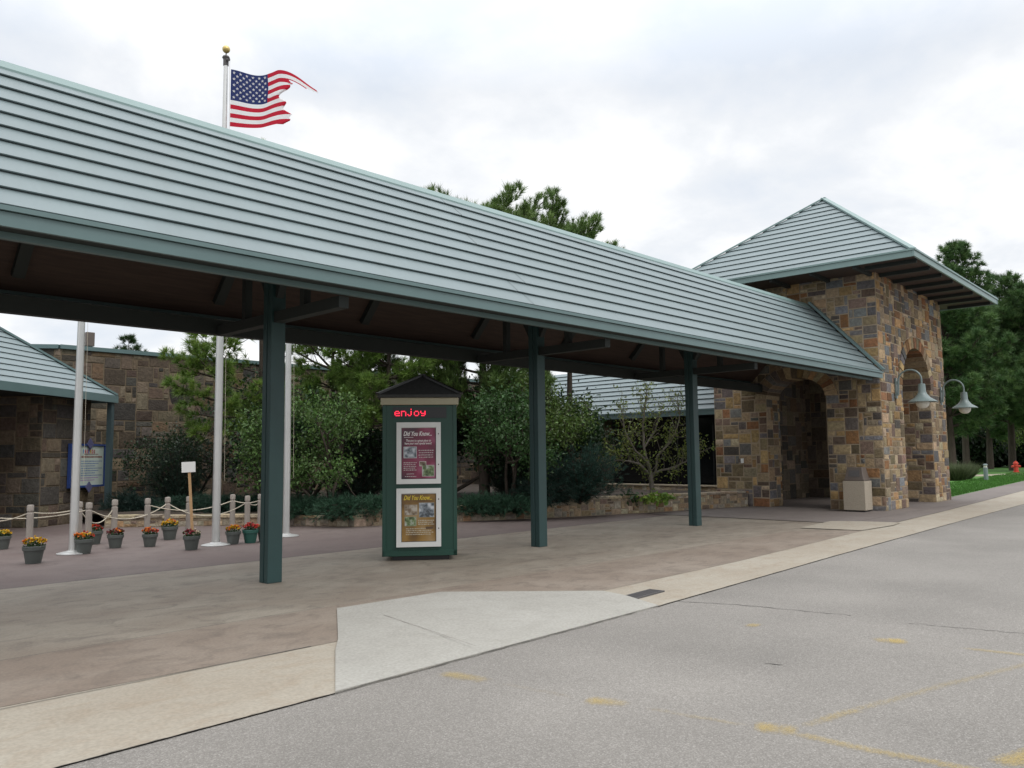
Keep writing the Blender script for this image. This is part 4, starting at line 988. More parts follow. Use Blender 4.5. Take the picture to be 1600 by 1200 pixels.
mb.build('panel', [flat((.46, .52, .46)), flat((.02, .05, .19)), flat((.10, .16, .34)), flat((.05, .18, .5)), flat((.5, .04, .08)), flat((.10, .07, .3)), flat((.55, .30, .03)), flat((.28, .07, .06)), flat((.2, .15, .14)), flat((.22, .10, .08)), flat((.28, .14, .36))], sg)

# ================================================================== BACK BUILDING
bb = thing('visitor_building', 'long building with stepped grey green roof and dark glazing behind the planting', 'building')
XE = 24.2; ZB = onX(1040, 643.5, XE).z; XRD, ZRD = XE+3.7, onX(760, 597, XE+3.7).z
mb = MB(); courses(mb, (XE, 48, ZB), (XE, 12.6, ZB), (XRD, 12.6, ZRD), (XRD, 48, ZRD), 11, lift=.045, under=.04)
courses(mb, (XRD+3.7, 12.6, ZB), (XRD+3.7, 48, ZB), (XRD, 48, ZRD), (XRD, 12.6, ZRD), 11); mb.build('roof', M['roof'], bb)
mb = MB(); mb.box(XE-.03, XE+.02, 12.6, 48, ZB-.17, ZB+.01); mb.box(XE-.05, XE-.03, 12.6, 48, ZB-.02, ZB+.03); mb.build('fascia', M['trim'], bb)
mb = MB(); mb.box(XE+.02, XE+1.0, 12.6, 48, ZB-.16, ZB-.10); mb.build('soffit', M['beam'], bb)
mb = MB(); wall_slab(mb, lambda a, z, d: Vector((XE+.9-d, a, z)), 18.6, 48, -.1, ZB-.10, .4, None, 1); ashlar(mb, lambda a, z, d: Vector((XE+.9-d, a, z)), 18.6, 34, .3, ZB-.10, .18, 52, PAL_DULL_SHADED)
mb.box(XE+1.3, XRD+3.5, 12.7, 47.9, -.1, ZB-.3, 1)
mb.build('wall', [M['stone'], M['mortar_dark']], bb)
mb = MB(); mb.box(XE+.95, XE+1.0, 12.7, 18.6, 0, ZB-.10); mb.build('window', M['glass_dark'], bb)
for k in range(5):
    y = 12.8+k*1.44; mb = MB(); mb.box(XE+.90, XE+.955, y, y+.06, 0, ZB-.10); mb.build('mullion', M['black'], bb)
gw = thing('seat_wall', 'low pale stone wall with flat cap below the dark glazing', 'wall')
hz = onX(1040, 757, XE-.35).z
frg = lambda a, z, d: Vector((XE-.35-d, 25-a, z))
mb = MB(); wall_slab(mb, frg, 6.0, 12.9, -.1, hz-.05, .3, None, 1); ashlar(mb, frg, 6.0, 12.9, .05, hz-.055, .09, 55, PAL_PALE, gap=.006); mb.build('wall', [M['stone'], M['mortar']], gw)
mb = MB(); mb.box(XE-.42, XE-.02, 12.1, 19.0, hz-.049, hz); bevel(mb.build('cap', M['cap'], gw), .01)

# ================================================================== RIGHT SIDE: HYDRANT, PATH LIGHT
p = G(1588, 738); t = thing('fire_hydrant', 'red fire hydrant on the lawn beneath the pines', 'fire hydrant', p)
s = .82/.76
mb = MB(); mb.lathe([(.20, 0), (.20, .04), (.14, .05), (.13, .42), (.17, .43), (.17, .48), (.135, .49), (.13, .56), (.165, .57), (.165, .60), (.145, .62), (.12, .69), (.06, .74), (.03, .75), (.03, .79)], 20); autosmooth(mb.build('body', M['red'], t), 40)
for d in ((1, 0), (-1, 0)):
    mb = MB(); a = (_R.x*d[0], _R.y*d[0]); mb.tube([(a[0]*.08, a[1]*.08, .40), (a[0]*.22, a[1]*.22, .40)], [.075, .075], 12); mb.tube([(a[0]*.22, a[1]*.22, .40), (a[0]*.27, a[1]*.27, .40)], [.095, .085], 8); mb.build('outlet', M['red'], t)
t.scale = (1.15, 1.15, 1.08)
p = G(1541, 751); t = thing('path_light', 'short grey bollard path light standing in the lawn', 'path light', p)
mb = MB(); mb.lathe([(.11, 0), (.11, .70), (.09, .71)], 16); autosmooth(mb.build('post', M['lampshade'], t), 40)
mb = MB(); mb.lathe([(.085, .71), (.085, .82)], 16); mb.build('lens', M['globe'], t)
mb = MB(); mb.lathe([(.12, .82), (.12, .86), (.06, .90)], 16); mb.build('lid', M['lampshade'], t)

# ================================================================== VEGETATION
def unit(v): return v/np.linalg.norm(v, axis=-1, keepdims=True)
class Leaves:
    def __init__(s): s.V = []; s.T = []; s.C = []; s.n = 0
    def put(s, V, T, C): s.V.append(V); s.T.append(T+s.n); s.C.append(C); s.n += len(V)
    def build(s, name, mat, parent): return tri_mesh(name, np.concatenate(s.V), np.concatenate(s.T), np.concatenate(s.C), mat, parent)
    def tufts(s, P, D, rng, L, w, n, col, cvar=.22, spread=(.25, 1.15), stem=.3):
        """needle tufts: P positions, D axes, n needles each"""
        P = np.asarray(P, float); D = unit(np.asarray(D, float)); m = len(P)
        if m == 0: return
        ref = np.where(np.abs(D[:, 2:3]) < .9, np.array([[0, 0, 1.]]), np.array([[1., 0, 0]])); X = unit(np.cross(D, ref)); Y = np.cross(D, X)
        a = rng.random((m, n))*2*PI; th = rng.uniform(spread[0], spread[1], (m, n)); st = rng.random((m, n))*stem*L
        l = L*rng.uniform(.7, 1.15, (m, n))*rng.uniform(.8, 1.2, (m, 1))
        rad_ = X[:, None]*np.cos(a)[..., None]+Y[:, None]*np.sin(a)[..., None]
        d = D[:, None]*np.cos(th)[..., None]+rad_*np.sin(th)[..., None]
        base = P[:, None]+D[:, None]*st[..., None]; tip = base+d*l[..., None]; tip[..., 2] -= .08*l
        side = np.cross(d, rng.normal(size=d.shape)); side = unit(side)*w*.5
        V = np.stack([base-side, base+side, tip], 2).reshape(-1, 3); k = m*n
        T = np.arange(k*3).reshape(k, 3); col = np.asarray(col, float)
        if col.ndim == 1: col = np.repeat(col[None], m, 0)
        C = np.repeat(col[:, None]*rng.uniform(1-cvar, 1+cvar, (m, 1, 1)), n, 1)*rng.uniform(.8, 1.2, (m, n, 1))
        s.put(V, T, C.reshape(-1, 3))
    def leaves(s, P, rng, size, col, cvar=.3, flat=.0, asp=.5):
        P = np.asarray(P, float); m = len(P)
        if m == 0: return
        u = unit(rng.normal(size=(m, 3))-np.array([0, 0, .5])); nn = rng.normal(size=(m, 3)); nn[:, 2] += flat; w = unit(np.cross(nn, u)); sz = size*rng.uniform(.6, 1.3, (m, 1))
        f = np.cross(u, w)*sz*.12
        V = np.stack([P, P+u*sz*.5+w*sz*asp*.5+f, P+u*sz, P+u*sz*.5-w*sz*asp*.5+f], 1).reshape(-1, 3)
        b = np.arange(m)[:, None]*4; T = np.concatenate([b+np.array([[0, 1, 2]]), b+np.array([[0, 2, 3]])], 1).reshape(-1, 3)
        col = np.asarray(col, float)
        if col.ndim == 1: col = np.repeat(col[None], m, 0)
        C = np.repeat(col*rng.uniform(1-cvar, 1+cvar, (m, 1))*rng.uniform(.9, 1.1, (m, 3)), 2, 0); s.put(V, T, C)

def pine(label, base, H, z0, R, seed, lean=0.0, L=.17, w=.011, nn=26, dens=1.0, col=(.045, .085, .022), col2=None, tr=.13, group=None, rise=(.15, .6), whorl=.42, name='pine_tree', gap=0.0, taper=.75, upright=0):
    rng = np.random.default_rng(seed); t = thing(name, label, 'tree', base, 0, group)
    mb = MB(); n = 14; ph = rng.random()*6
    def axis(z): k = z/H; return np.array([lean*z+.05*H*.12*math.sin(k*5+ph), .05*H*.12*math.cos(k*4+ph), z])
    pts = [axis(H*k/n) for k in range(n+1)]; mb.tube(pts, [tr*(1-.93*(k/n))+.012 for k in range(n+1)], 10)
    lv = Leaves(); P = []; D = []
    z = z0
    while z < H-.15:
        k = (z-z0)/(H-z0); r = R*((1-k)**taper)*min(1, .45+k*2.5)+.12
        nb = 3+int(rng.random()*3); a0 = rng.random()*2*PI
        for b in range(nb):
            if rng.random() < gap: continue
            a = a0+2*PI*b/nb+rng.normal()*.25; l = r*rng.uniform(.65, 1.15); up = rise[0]+(rise[1]-rise[0])*k+rng.normal()*.10
            d = np.array([math.cos(a), math.sin(a), 0]); st = axis(z); bp = []
            m = 6
            for q in range(m+1):
                f = q/m; bp.append(st+d*l*f+np.array([0, 0, l*(up*f+.22*f*f)])+rng.normal(size=3)*.012*l*f)
            mb.tube(bp, [max(.006, (.028*(l/1.6)+.010)*(1-.8*q/m)) for q in range(m+1)], 5, caps=False)
            nt = max(3, int(l*9*dens)); bp = np.array(bp)
            for q in range(nt):
                f = .22+.78*(q+rng.random())/nt; i = min(m-1, int(f*m)); p = bp[i]+(bp[i+1]-bp[i])*(f*m-i)
                ax = unit(bp[i+1]-bp[i]); sd = unit(np.cross(ax, rng.normal(size=3))); tl = l*.34*(1.12-f)*rng.uniform(.4, 1.1)+.04
                e = p+(sd*.8+ax*.75+np.array([0, 0, .25]))*tl
                if tl > .15: mb.tube([p, e], [.008, .005], 4, caps=False)
                dd = sd*.55+ax*.7+np.array([0, 0, .55+.7*upright])
                P.append(e); D.append(dd)
                if tl > .25: P.append((p+e)/2); D.append(dd)
            P.append(bp[-1]); D.append(bp[-1]-bp[-2]+np.array([0, 0, .2*l]))
        z += whorl*rng.uniform(.75, 1.25)*(1-.35*k)
    P.append(axis(H)); D.append(np.array([0, 0, 1.]))
    P = np.array(P); D = np.array(D); c = np.repeat(np.array(col)[None], len(P), 0)
    if col2 is not None:
        q = rng.random((len(P), 1)); q = np.clip((q-.35)*1.5, 0, 1); c = c*(1-q)+np.array(col2)*q
    lv.tufts(P, D, rng, L, w, nn, c, spread=(.15, 1.0) if upright else (.25, 1.2), stem=.7 if upright else .35)
    autosmooth(mb.build('trunk', M['bark'], t), 80); lv.build('crown', M['needle'], t)
    return t

def bushy(name, label, base, H, R, seed, nleaf=5000, size=.07, col=(.05, .10, .025), trunks=3, z0=.5, tr=.05, cat='tree', group=None, bark='bark', asp=.5, clump=.22, hollow=.35, squash=1.0, spread=.5, cvar=.3, depth=3):
    rng = np.random.default_rng(seed); t = thing(name, label, cat, base, 0, group); mb = MB(); lv = Leaves(); tips = []
    def grow(p, d, l, r, lev):
        m = 4; pts = [p]
        for q in range(m): d = unit(d+rng.normal(size=3)*.16+np.array([0, 0, .05])); pts.append(pts[-1]+d*l/m)
        mb.tube(pts, [r*(1-.45*q/m) for q in range(m+1)], 6 if lev < 2 else 4, caps=False)
        if lev >= depth-1: tips.extend(pts[2:])
        if lev < depth:
            for q in range(3 if lev else 4):
                f = rng.uniform(.4, 1); i = min(m-1, int(f*m)); a = rng.random()*2*PI; sd = unit(np.cross(d, rng.normal(size=3)))
                grow(pts[i+1], unit(d*.7+sd*rng.uniform(.5, 1.0)+np.array([0, 0, .1])), l*rng.uniform(.5, .75), r*.55, lev+1)
    for k in range(trunks):
        a = 2*PI*k/trunks+rng.random(); grow(np.array([.06*math.cos(a), .06*math.sin(a), -.02]), unit(np.array([math.cos(a)*spread, math.sin(a)*spread, 1.0])), H*.42, tr, 0)
    tips = np.array(tips); sc = np.array([R/max(.1, np.percentile(np.abs(tips[:, 0]), 95)), R/max(.1, np.percentile(np.abs(tips[:, 1]), 95)), (H*.95)/np.percentile(tips[:, 2], 97)])
    sc = np.clip(sc, .4, 2.2); mb.v = [(x*sc[0], y*sc[1], z*sc[2]) for x, y, z in mb.v]; tips = tips*sc
    tips = tips[tips[:, 2] > z0]
    # bare shell clumps to fill out the outline unevenly
    k = max(1, nleaf//len(tips)); P = (tips[:, None]+rng.normal(size=(len(tips), k, 3))*clump*np.array([1, 1, .8])).reshape(-1, 3)
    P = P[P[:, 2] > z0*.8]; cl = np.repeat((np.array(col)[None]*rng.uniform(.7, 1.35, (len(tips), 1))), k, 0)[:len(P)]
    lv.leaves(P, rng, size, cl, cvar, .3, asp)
    autosmooth(mb.build('trunk', M[bark], t), 80); lv.build('crown', M['leaf'], t); return t

def juniper(label, base, R, H, seed, n=70, col=(.025, .065, .045), name='juniper_shrub', cat='shrub', group=None, L=.06, w=.010, up=.5, arch=.3, nn=12):
    rng = np.random.default_rng(seed); t = thing(name, label, cat, base, 0, group); mb = MB(); lv = Leaves(); P = []; D = []
    for k in range(n):
        a = rng.random()*2*PI; l = R*math.sqrt(rng.uniform(.08, 1)); h = H*rng.uniform(.35, 1.05)*(1-.45*(l/R)**2); d = np.array([math.cos(a), math.sin(a), 0]); m = 7; pts = []
        for q in range(m+1):
            f = q/m; pts.append(d*l*f**1.1+np.array([0, 0, h*(f**up)*(1-arch*f*f)])+rng.normal(size=3)*.015)
        mb.tube(pts, [.012*(1-.7*q/m) for q in range(m+1)], 4, caps=False); pts = np.array(pts)
        for q in range(1, m+1):
            for e in range(4):
                f = rng.random(); p = pts[q-1]*(1-f)+pts[q]*f; ax = unit(pts[q]-pts[q-1]); sd = unit(np.cross(ax, rng.normal(size=3)))
                e_ = p+(sd+ax*.8)*rng.uniform(.02, .14); P.append(e_); D.append(sd*.7+ax+np.array([0, 0, .3]))
    lv.tufts(P, D, rng, L*1.6, w, nn, np.array(col), .35, (.2, 1.0), .9)
    mb.build('stem', M['bark'], t); lv.build('foliage', M['needle'], t); return t

GP = 'pines behind the walkway'
CY, CY2 = (.10, .17, .045), (.165, .245, .07)
YG, YG2 = (.105, .185, .032), (.20, .29, .055)
pine('slender pine with yellow green needles behind the tallest flagpole', gat(337, 22.0, .2), 5.6, 2.1, 1.75, 101, lean=.01, L=.22, w=.015, nn=48, dens=1.9, col=YG, col2=YG2, tr=.075, group=GP, whorl=.55, gap=.22, rise=(-.05, .5))
pine('tall thin pine whose tip just clears the roof right of the flag', gat(404, 22.8, .2), 10.6, 2.0, 1.5, 102, lean=0.0, L=.20, w=.013, nn=38, dens=1.2, col=YG, col2=YG2, tr=.085, group=GP, whorl=.6, gap=.25, rise=(0, .6), taper=1.25)
pine('pine with bare upper trunk between the nearest post and the kiosk', gat(520, 23.2, .2), 7.4, 2.6, 2.1, 103, L=.21, w=.014, nn=44, dens=2.0, col=YG, col2=(.18, .265, .055), tr=.085, group=GP, whorl=.5, gap=.1)
pine('thick green pine drooping over the kiosk roof', gat(606, 21.6, .3), 6.3, 2.2, 2.4, 104, L=.21, w=.014, nn=46, dens=2.6, col=YG, col2=(.17, .26, .055), tr=.10, group=GP, whorl=.42, gap=.04, rise=(-.12, .4))
pine('tall pine with dark lower trunk right of the kiosk, rounded crown above the roof', gat(757, 22.6, .3), 8.1, 2.5, 2.5, 105, lean=.0, L=.21, w=.015, nn=46, dens=2.6, col=CY, col2=CY2, tr=.15, group=GP, whorl=.30, gap=.0, taper=.26, rise=(-.1, .5), upright=1)
pine('broad pine beyond, its crown spreading above the roof midway', gat(856, 28.0, .2), 8.85, 5.5, 2.7, 106, L=.24, w=.017, nn=46, dens=2.6, col=CY, col2=CY2, tr=.16, group=GP, whorl=.28, gap=.0, taper=.26, rise=(.0, .5), upright=1)
pine('round topped pine crown showing lowest along the roof line', gat(892, 28.5, .2), 8.2, 5.5, 2.0, 108, L=.24, w=.017, nn=46, dens=2.6, col=CY, col2=CY2, tr=.15, group=GP, whorl=.28, gap=.0, taper=.26, rise=(.0, .5), upright=1)
pine('bushy pine crown in the middle of the group above the roof', gat(795, 27.0, .2), 8.5, 5.5, 2.7, 109, L=.24, w=.017, nn=46, dens=2.6, col=CY, col2=CY2, tr=.15, group=GP, whorl=.28, gap=.0, taper=.26, rise=(.0, .5), upright=1)
pine('pine whose pointed tip stands leftmost of the crowns above the roof', gat(706, 24.5, .2), 9.05, 4.5, 1.3, 110, L=.22, w=.016, nn=46, dens=2.6, col=CY, col2=CY2, tr=.12, group=GP, whorl=.45, gap=.05, taper=.6, rise=(.1, .8), upright=1)
pine('small distant pine tip above the long stone wall', gat(195, 62, 0), 11.0, 5.0, 2.3, 107, L=.42, w=.035, nn=26, dens=1.3, col=(.035, .07, .022), tr=.16, group=GP, whorl=.7)

GB = 'broadleaf trees in the planting bed'
bushy('leafy_tree', 'broadleaf tree with glossy light green leaves right of the nearest post', gat(515, 20.6, .2), 3.15, 1.62, 201, nleaf=10500, size=.085, col=(.078, .142, .036), trunks=3, z0=.75, tr=.05, clump=.15, asp=.55, group=GB)
bushy('leafy_tree', 'small broadleaf tree behind the nearest post on its left', gat(408, 20.8, .2), 2.6, .75, 205, nleaf=2300, size=.085, col=(.075, .135, .034), trunks=2, z0=.6, tr=.035, clump=.22, asp=.6, group=GB)
bushy('leafy_tree', 'dark green broadleaf tree between the kiosk and the middle post', gat(797, 21.2, .3), 3.0, 1.25, 202, nleaf=9000, size=.09, col=(.042, .092, .027), trunks=3, z0=.8, tr=.05, clump=.16, asp=.6, group=GB)
bushy('leafy_tree', 'yellow green broadleaf tree just right of the middle post', gat(892, 22.2, .4), 3.1, 1.4, 203, nleaf=8500, size=.085, col=(.072, .118, .026), trunks=3, z0=1.3, tr=.05, clump=.16, asp=.6, group=GB)
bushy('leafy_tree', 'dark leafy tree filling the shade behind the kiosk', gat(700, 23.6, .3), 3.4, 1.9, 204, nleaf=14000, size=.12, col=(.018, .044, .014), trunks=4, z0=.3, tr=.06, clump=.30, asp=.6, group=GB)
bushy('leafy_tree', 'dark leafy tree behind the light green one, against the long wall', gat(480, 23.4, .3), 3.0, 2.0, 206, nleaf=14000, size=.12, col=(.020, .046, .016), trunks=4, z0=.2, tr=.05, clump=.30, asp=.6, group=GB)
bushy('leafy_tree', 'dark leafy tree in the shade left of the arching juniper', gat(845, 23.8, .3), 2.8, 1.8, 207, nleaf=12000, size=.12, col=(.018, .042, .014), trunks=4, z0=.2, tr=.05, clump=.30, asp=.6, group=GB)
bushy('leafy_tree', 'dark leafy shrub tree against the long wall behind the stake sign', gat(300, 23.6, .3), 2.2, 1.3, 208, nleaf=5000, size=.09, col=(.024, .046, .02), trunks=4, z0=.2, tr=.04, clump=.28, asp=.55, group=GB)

# crab apple with open grey limbs
def open_tree():
    rng = np.random.default_rng(77); t = thing('ornamental_tree', 'small open tree with pale grey limbs and sparse yellow green leaves before the dark glazing', 'tree', gat(1018, 22.4, .35)); mb = MB(); lv = Leaves(); tips = []
    rt3 = np.array([_R.x, _R.y, 0]); rt3 /= np.linalg.norm(rt3); fw3 = np.array([_F.x, _F.y, 0]); fw3 /= np.linalg.norm(fw3); UP = np.array([0, 0, 1.])
    def limb(P, r0, r1, lev):
        P = [rt3*p[0]+fw3*p[1]+UP*p[2] for p in P]; out = []
        for a, b in zip(P, P[1:]):
            for k in range(4): out.append(a+(b-a)*k/4+rng.normal(size=3)*.010)
        out.append(P[-1]); m = len(out); mb.tube(out, [r0+(r1-r0)*k/(m-1) for k in range(m)], 8, caps=False)
        tw(out, lev)
    def tw(out, lev):
        m = len(out)
        for k in range(m//3, m):
            for e in range(2 if lev else 1):
                d = unit(unit(out[min(k+1, m-1)]-out[k-1])*.5+rng.normal(size=3)*.55+UP*.45); l = rng.uniform(.25, .75); q = [out[k]]
                for s in range(4): d = unit(d+rng.normal(size=3)*.14+UP*.10); q.append(q[-1]+d*l/4)
                mb.tube(q, [.009, .008, .006, .005, .003], 4, caps=False); tips.extend(q[2:])
                if rng.random() < .8:
                    d2 = unit(d+rng.normal(size=3)*.6); e2 = q[2]+d2*l*.6; mb.tube([q[2], e2], [.005, .003], 4, caps=False); tips.extend([e2, (q[2]+e2)/2])
    limb([(0, 0, -.05), (0, 0, .35), (-.03, 0, .62), (-.06, .02, .80)], .075, .06, 0)
    limb([(-.02, 0, .66), (-.35, -.05, .98), (-.75, -.1, 1.10), (-1.15, -.1, 1.08)], .042, .012, 1)
    limb([(-.04, 0, .66), (.25, .05, .80), (.70, .1, .90), (1.05, .1, 1.10), (1.35, .1, 1.22)], .040, .012, 1)
    limb([(-.06, .02, .80), (-.16, .1, 1.3), (-.20, .15, 1.9), (-.12, .2, 2.6), (-.05, .2, 3.0)], .045, .010, 1)
    limb([(-.10, .02, 1.0), (-.45, -.1, 1.35), (-.75, -.2, 1.9), (-.85, -.2, 2.5)], .034, .008, 1)
    limb([(.10, .03, .75), (.15, .0, 1.2), (.55, -.1, 1.6), (.80, -.1, 2.2), (.75, -.1, 2.7)], .034, .008, 1)
    limb([(-.18, .1, 1.45), (.15, .2, 1.9), (.35, .25, 2.5)], .026, .007, 1)
    tips = np.array(tips); P = (tips[:, None]+rng.normal(size=(len(tips), 7, 3))*.09).reshape(-1, 3); P = P[rng.random(len(P)) < np.where(P[:, 2] > 2.0, .50, .85)]
    lv.leaves(P, rng, .08, np.array([.13, .165, .035]), .4, .2, .5)
    autosmooth(mb.build('trunk', M['bark_grey'], t), 80); lv.build('crown', M['leaf'], t)
open_tree()
GJ = 'junipers and low shrubs in the planting bed'
juniper('big arching blue green juniper right of the middle post', gat(905, 21.3, .35), 1.25, 1.85, 301, 150, (.028, .068, .048), group=GJ, up=.7, arch=.15)
juniper('dark juniper mound left of the arching juniper', gat(850, 20.8, .3), .9, 1.1, 302, 80, (.020, .048, .034), group=GJ, up=.6)
for i, (u, D, R_, H_2, lab) in enumerate([(475, 19.6, .75, .55, 'spreading blue green juniper right behind the nearest post'), (540, 19.2, .8, .58, 'spreading blue green juniper left of the kiosk behind the step in the planter wall'), (585, 19.5, .6, .52, 'spreading juniper close to the left side of the kiosk'),
        (745, 20.3, .7, .45, 'low spreading juniper right of the kiosk'), (795, 20.4, .7, .42, 'low spreading juniper midway between kiosk and middle post'), (300, 21.3, .9, .5, 'low dark juniper behind the stake sign'), (345, 21.0, .8, .5, 'low dark juniper behind the tallest flagpole'), (395, 21.0, .7, .5, 'low dark juniper behind the bright green pot')]):
    juniper(lab, gat(u, D, .22), R_, H_2, 310+i, 75, (.036, .088, .05) if i < 5 else (.022, .054, .034), group=GJ, up=.6, arch=.3, name='spreading_juniper')
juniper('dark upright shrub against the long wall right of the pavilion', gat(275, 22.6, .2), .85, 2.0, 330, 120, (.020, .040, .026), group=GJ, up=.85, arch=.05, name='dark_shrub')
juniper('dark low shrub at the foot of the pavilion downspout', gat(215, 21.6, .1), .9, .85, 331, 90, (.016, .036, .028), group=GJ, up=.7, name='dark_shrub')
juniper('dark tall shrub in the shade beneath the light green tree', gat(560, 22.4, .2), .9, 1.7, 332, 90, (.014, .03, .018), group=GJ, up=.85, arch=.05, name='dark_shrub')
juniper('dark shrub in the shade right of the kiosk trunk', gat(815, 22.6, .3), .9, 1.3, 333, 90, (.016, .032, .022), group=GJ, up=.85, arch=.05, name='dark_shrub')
# hostas beneath the open tree
for i, (u, D, c, lab) in enumerate([(1015, 22.0, (.20, .30, .05), 'yellow green leafy plant at the foot of the open tree'), (1036, 22.1, (.16, .27, .05), 'second yellow green leafy plant right of the open tree trunk'), (985, 22.2, (.04, .08, .03), 'dark small plant left of the open tree trunk')]):
    rng = np.random.default_rng(400+i); t = thing('leafy_plant', lab, 'plant', gat(u, D, .34), 0, 'small plants under the open tree'); lv = Leaves(); q = rng.normal(size=(120, 3))*np.array([.14, .14, .06])+np.array([0, 0, .10]); lv.leaves(q, rng, .13, np.array(c), .25, .5, .55); lv.build('foliage', M['leaf'], t)

# right-hand pines
GR = 'pines beyond the tower on the right'
K = dict(L=.46, w=.042, nn=30, col=(.058, .122, .038), col2=(.11, .185, .056), group=GR, whorl=.62)
pine('tallest dark pine rising right behind the tower eave', gat(1512, 62, 0), 17.6, 3.4, 4.4, 501, tr=.26, dens=1.05, gap=.16, taper=.62, **K)
pine('dark pine at the right edge with bare lower trunk', gat(1582, 64, 0), 15.2, 3.8, 4.8, 502, tr=.28, dens=1.1, gap=.12, taper=.5, **K)
pine('dense pine close behind the tower corner', gat(1486, 54, 0), 11.5, 2.6, 4.6, 503, tr=.26, dens=1.5, gap=.0, taper=.45, **K)
pine('pine between the two trunks behind the path light', gat(1548, 70, 0), 12.6, 2.6, 5.2, 504, tr=.28, dens=1.4, gap=.02, taper=.42, **K)
pine('pine half out of frame beyond the hydrant', gat(1640, 60, 0), 13.5, 3.2, 5.4, 505, tr=.30, dens=1.3, gap=.02, taper=.45, **K)
pine('far pine behind the others on the right', gat(1530, 84, 0), 14.5, 2.0, 6.0, 506, tr=.3, dens=1.2, gap=.0, taper=.5, **K)
pine('far pine at the right edge behind the hydrant', gat(1605, 86, 0), 13.8, 2.0, 6.4, 507, tr=.3, dens=1.2, gap=.0, taper=.5, **K)
# dark understorey and bright maple
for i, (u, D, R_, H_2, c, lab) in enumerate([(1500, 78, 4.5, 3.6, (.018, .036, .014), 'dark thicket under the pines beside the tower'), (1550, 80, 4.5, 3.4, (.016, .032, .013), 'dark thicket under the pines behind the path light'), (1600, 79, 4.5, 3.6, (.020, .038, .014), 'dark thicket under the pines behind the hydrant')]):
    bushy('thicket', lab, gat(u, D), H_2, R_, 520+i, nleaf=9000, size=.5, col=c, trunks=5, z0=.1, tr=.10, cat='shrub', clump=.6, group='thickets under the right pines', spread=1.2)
bushy('leafy_tree', 'bright yellow green broadleaf tree at the right edge behind the hydrant', gat(1612, 74), 7.5, 2.8, 530, nleaf=4200, size=.26, col=(.10, .16, .03), trunks=2, z0=1.6, tr=.12, clump=.5)
for i, (u, D, lab) in enumerate([(1494, 43.5, 'feathery grey green ornamental grass against the tower corner'), (1505, 46, 'second clump of ornamental grass a step behind by the lawn')]):
    rng = np.random.default_rng(540+i); t = thing('ornamental_grass', lab, 'grass clump', gat(u, D), 0, 'ornamental grass clumps'); lv = Leaves(); m = 900; a = rng.random(m)*2*PI; r = rng.random(m)**.6*.35
    P = np.stack([r*np.cos(a), r*np.sin(a), np.zeros(m)], 1); D_ = np.stack([np.cos(a)*.55, np.sin(a)*.55, np.ones(m)], 1)
    lv.tufts(P, D_, rng, 1.0, .022, 3, np.array([.085, .105, .05]), .3, (.05, .35), .1); lv.build('blades', M['blade'], t)
# lawn blades
rng = np.random.default_rng(9); lv = Leaves(); m = 9000
X = 29.5+rng.random(m)**1.4*36; lo = np.array([lerp_poly([(29.3, 8.30), (31.5, 8.5), (48.8, 9.85), (140, 17.5)], x) for x in X]); Yv = lo+.05+rng.random(m)**1.3*2.6
lv.tufts(np.stack([X, Yv, np.full(m, .012)], 1), np.tile([[0, 0, 1.]], (m, 1)), rng, .09, .02, 4, np.array([.055, .155, .022]), .3, (.05, .8), .1)
tag(lv.build('grass', M['blade'], None), 'short green grass blades on the lawn right of the tower', 'grass', kind='stuff')

# ================================================================== SKY AND SUN
SUN_EL, SUN_AZ = rad(52), rad(-95)
w = bpy.data.worlds.new('World'); S.world = w; w.use_nodes = True; nt = w.node_tree; L = nt.links
bg = nt.nodes['Background']
sky = nd(nt, 'ShaderNodeTexSky'); sky.sky_type = 'NISHITA'; sky.sun_disc = False; sky.sun_elevation = SUN_EL; sky.sun_rotation = PI/2-SUN_AZ
tc = nd(nt, 'ShaderNodeTexCoord'); sx = nd(nt, 'ShaderNodeSeparateXYZ'); L.new(tc.outputs['Generated'], sx.inputs[0])
zc = nd(nt, 'ShaderNodeMath', operation='MAXIMUM'); L.new(sx.outputs['Z'], zc.inputs[0]); zc.inputs[1].default_value = 0.0
za = nd(nt, 'ShaderNodeMath', operation='ADD'); L.new(zc.outputs[0], za.inputs[0]); za.inputs[1].default_value = .32
dv = nd(nt, 'ShaderNodeVectorMath', operation='DIVIDE'); L.new(tc.outputs['Generated'], dv.inputs[0])
cb = nd(nt, 'ShaderNodeCombineXYZ'); [L.new(za.outputs[0], cb.inputs[k]) for k in range(3)]; L.new(cb.outputs[0], dv.inputs[1])
mp = nd(nt, 'ShaderNodeMapping'); mp.inputs['Location'].default_value = (5.3, 2.2, .4); L.new(dv.outputs[0], mp.inputs[0])
n1 = nd(nt, 'ShaderNodeTexNoise'); n1.inputs['Scale'].default_value = 1.7; n1.inputs['Detail'].default_value = 8; n1.inputs['Roughness'].default_value = .52; n1.inputs['Distortion'].default_value = .4; L.new(mp.outputs[0], n1.inputs['Vector'])
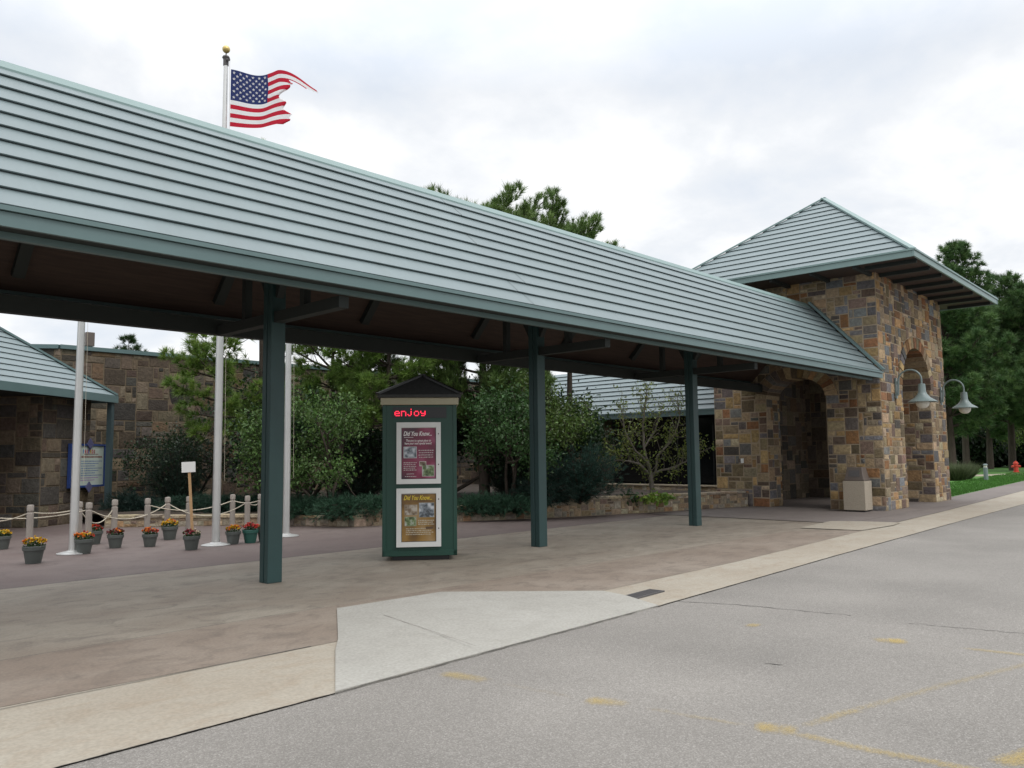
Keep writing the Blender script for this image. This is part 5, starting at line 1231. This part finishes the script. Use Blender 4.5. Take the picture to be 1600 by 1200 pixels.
n2 = nd(nt, 'ShaderNodeTexNoise'); n2.inputs['Scale'].default_value = 4.5; n2.inputs['Detail'].default_value = 7; n2.inputs['Roughness'].default_value = .55; L.new(mp.outputs[0], n2.inputs['Vector'])
ramp = nd(nt, 'ShaderNodeValToRGB'); e = ramp.color_ramp.elements
e[0].position = .38; e[0].color = (.735, .79, .87, 1); e[1].position = .57; e[1].color = (1.05, 1.05, 1.05, 1); k = e.new(.48); k.color = (.86, .885, .92, 1)
mx0 = nd(nt, 'ShaderNodeMix'); mx0.inputs[0].default_value = .3; L.new(n1.outputs['Fac'], mx0.inputs[2]); L.new(n2.outputs['Fac'], mx0.inputs[3]); L.new(mx0.outputs[0], ramp.inputs[0])
# the overcast dome brightens towards the zenith
br = nd(nt, 'ShaderNodeMapRange'); br.inputs[1].default_value = .42; br.inputs[2].default_value = .95; br.inputs[3].default_value = 1.09; br.inputs[4].default_value = 2.9; L.new(zc.outputs[0], br.inputs[0])
vm = nd(nt, 'ShaderNodeVectorMath', operation='SCALE'); L.new(ramp.outputs[0], vm.inputs[0]); L.new(br.outputs[0], vm.inputs['Scale'])
sk = nd(nt, 'ShaderNodeVectorMath', operation='SCALE'); L.new(sky.outputs[0], sk.inputs[0]); sk.inputs['Scale'].default_value = .10
mm = nd(nt, 'ShaderNodeMix', data_type='RGBA'); mm.inputs[0].default_value = .93; L.new(sk.outputs[0], mm.inputs[6]); L.new(vm.outputs[0], mm.inputs[7])
L.new(mm.outputs[2], bg.inputs['Color']); bg.inputs['Strength'].default_value = 1.0
sd = bpy.data.lights.new('sun', 'SUN'); sd.energy = .9; sd.angle = rad(25); sd.color = (1, .96, .90); so_ = bpy.data.objects.new('sun', sd); COL.objects.link(so_)
sdir = Vector((math.cos(SUN_EL)*math.cos(SUN_AZ), math.cos(SUN_EL)*math.sin(SUN_AZ), math.sin(SUN_EL)))
so_.rotation_euler = sdir.to_track_quat('Z', 'Y').to_euler()
S.view_settings.view_transform = 'Standard'; S.view_settings.look = 'None'; S.view_settings.exposure = 0; S.view_settings.gamma = 1
S.cycles.max_bounces = 8; S.cycles.transparent_max_bounces = 16
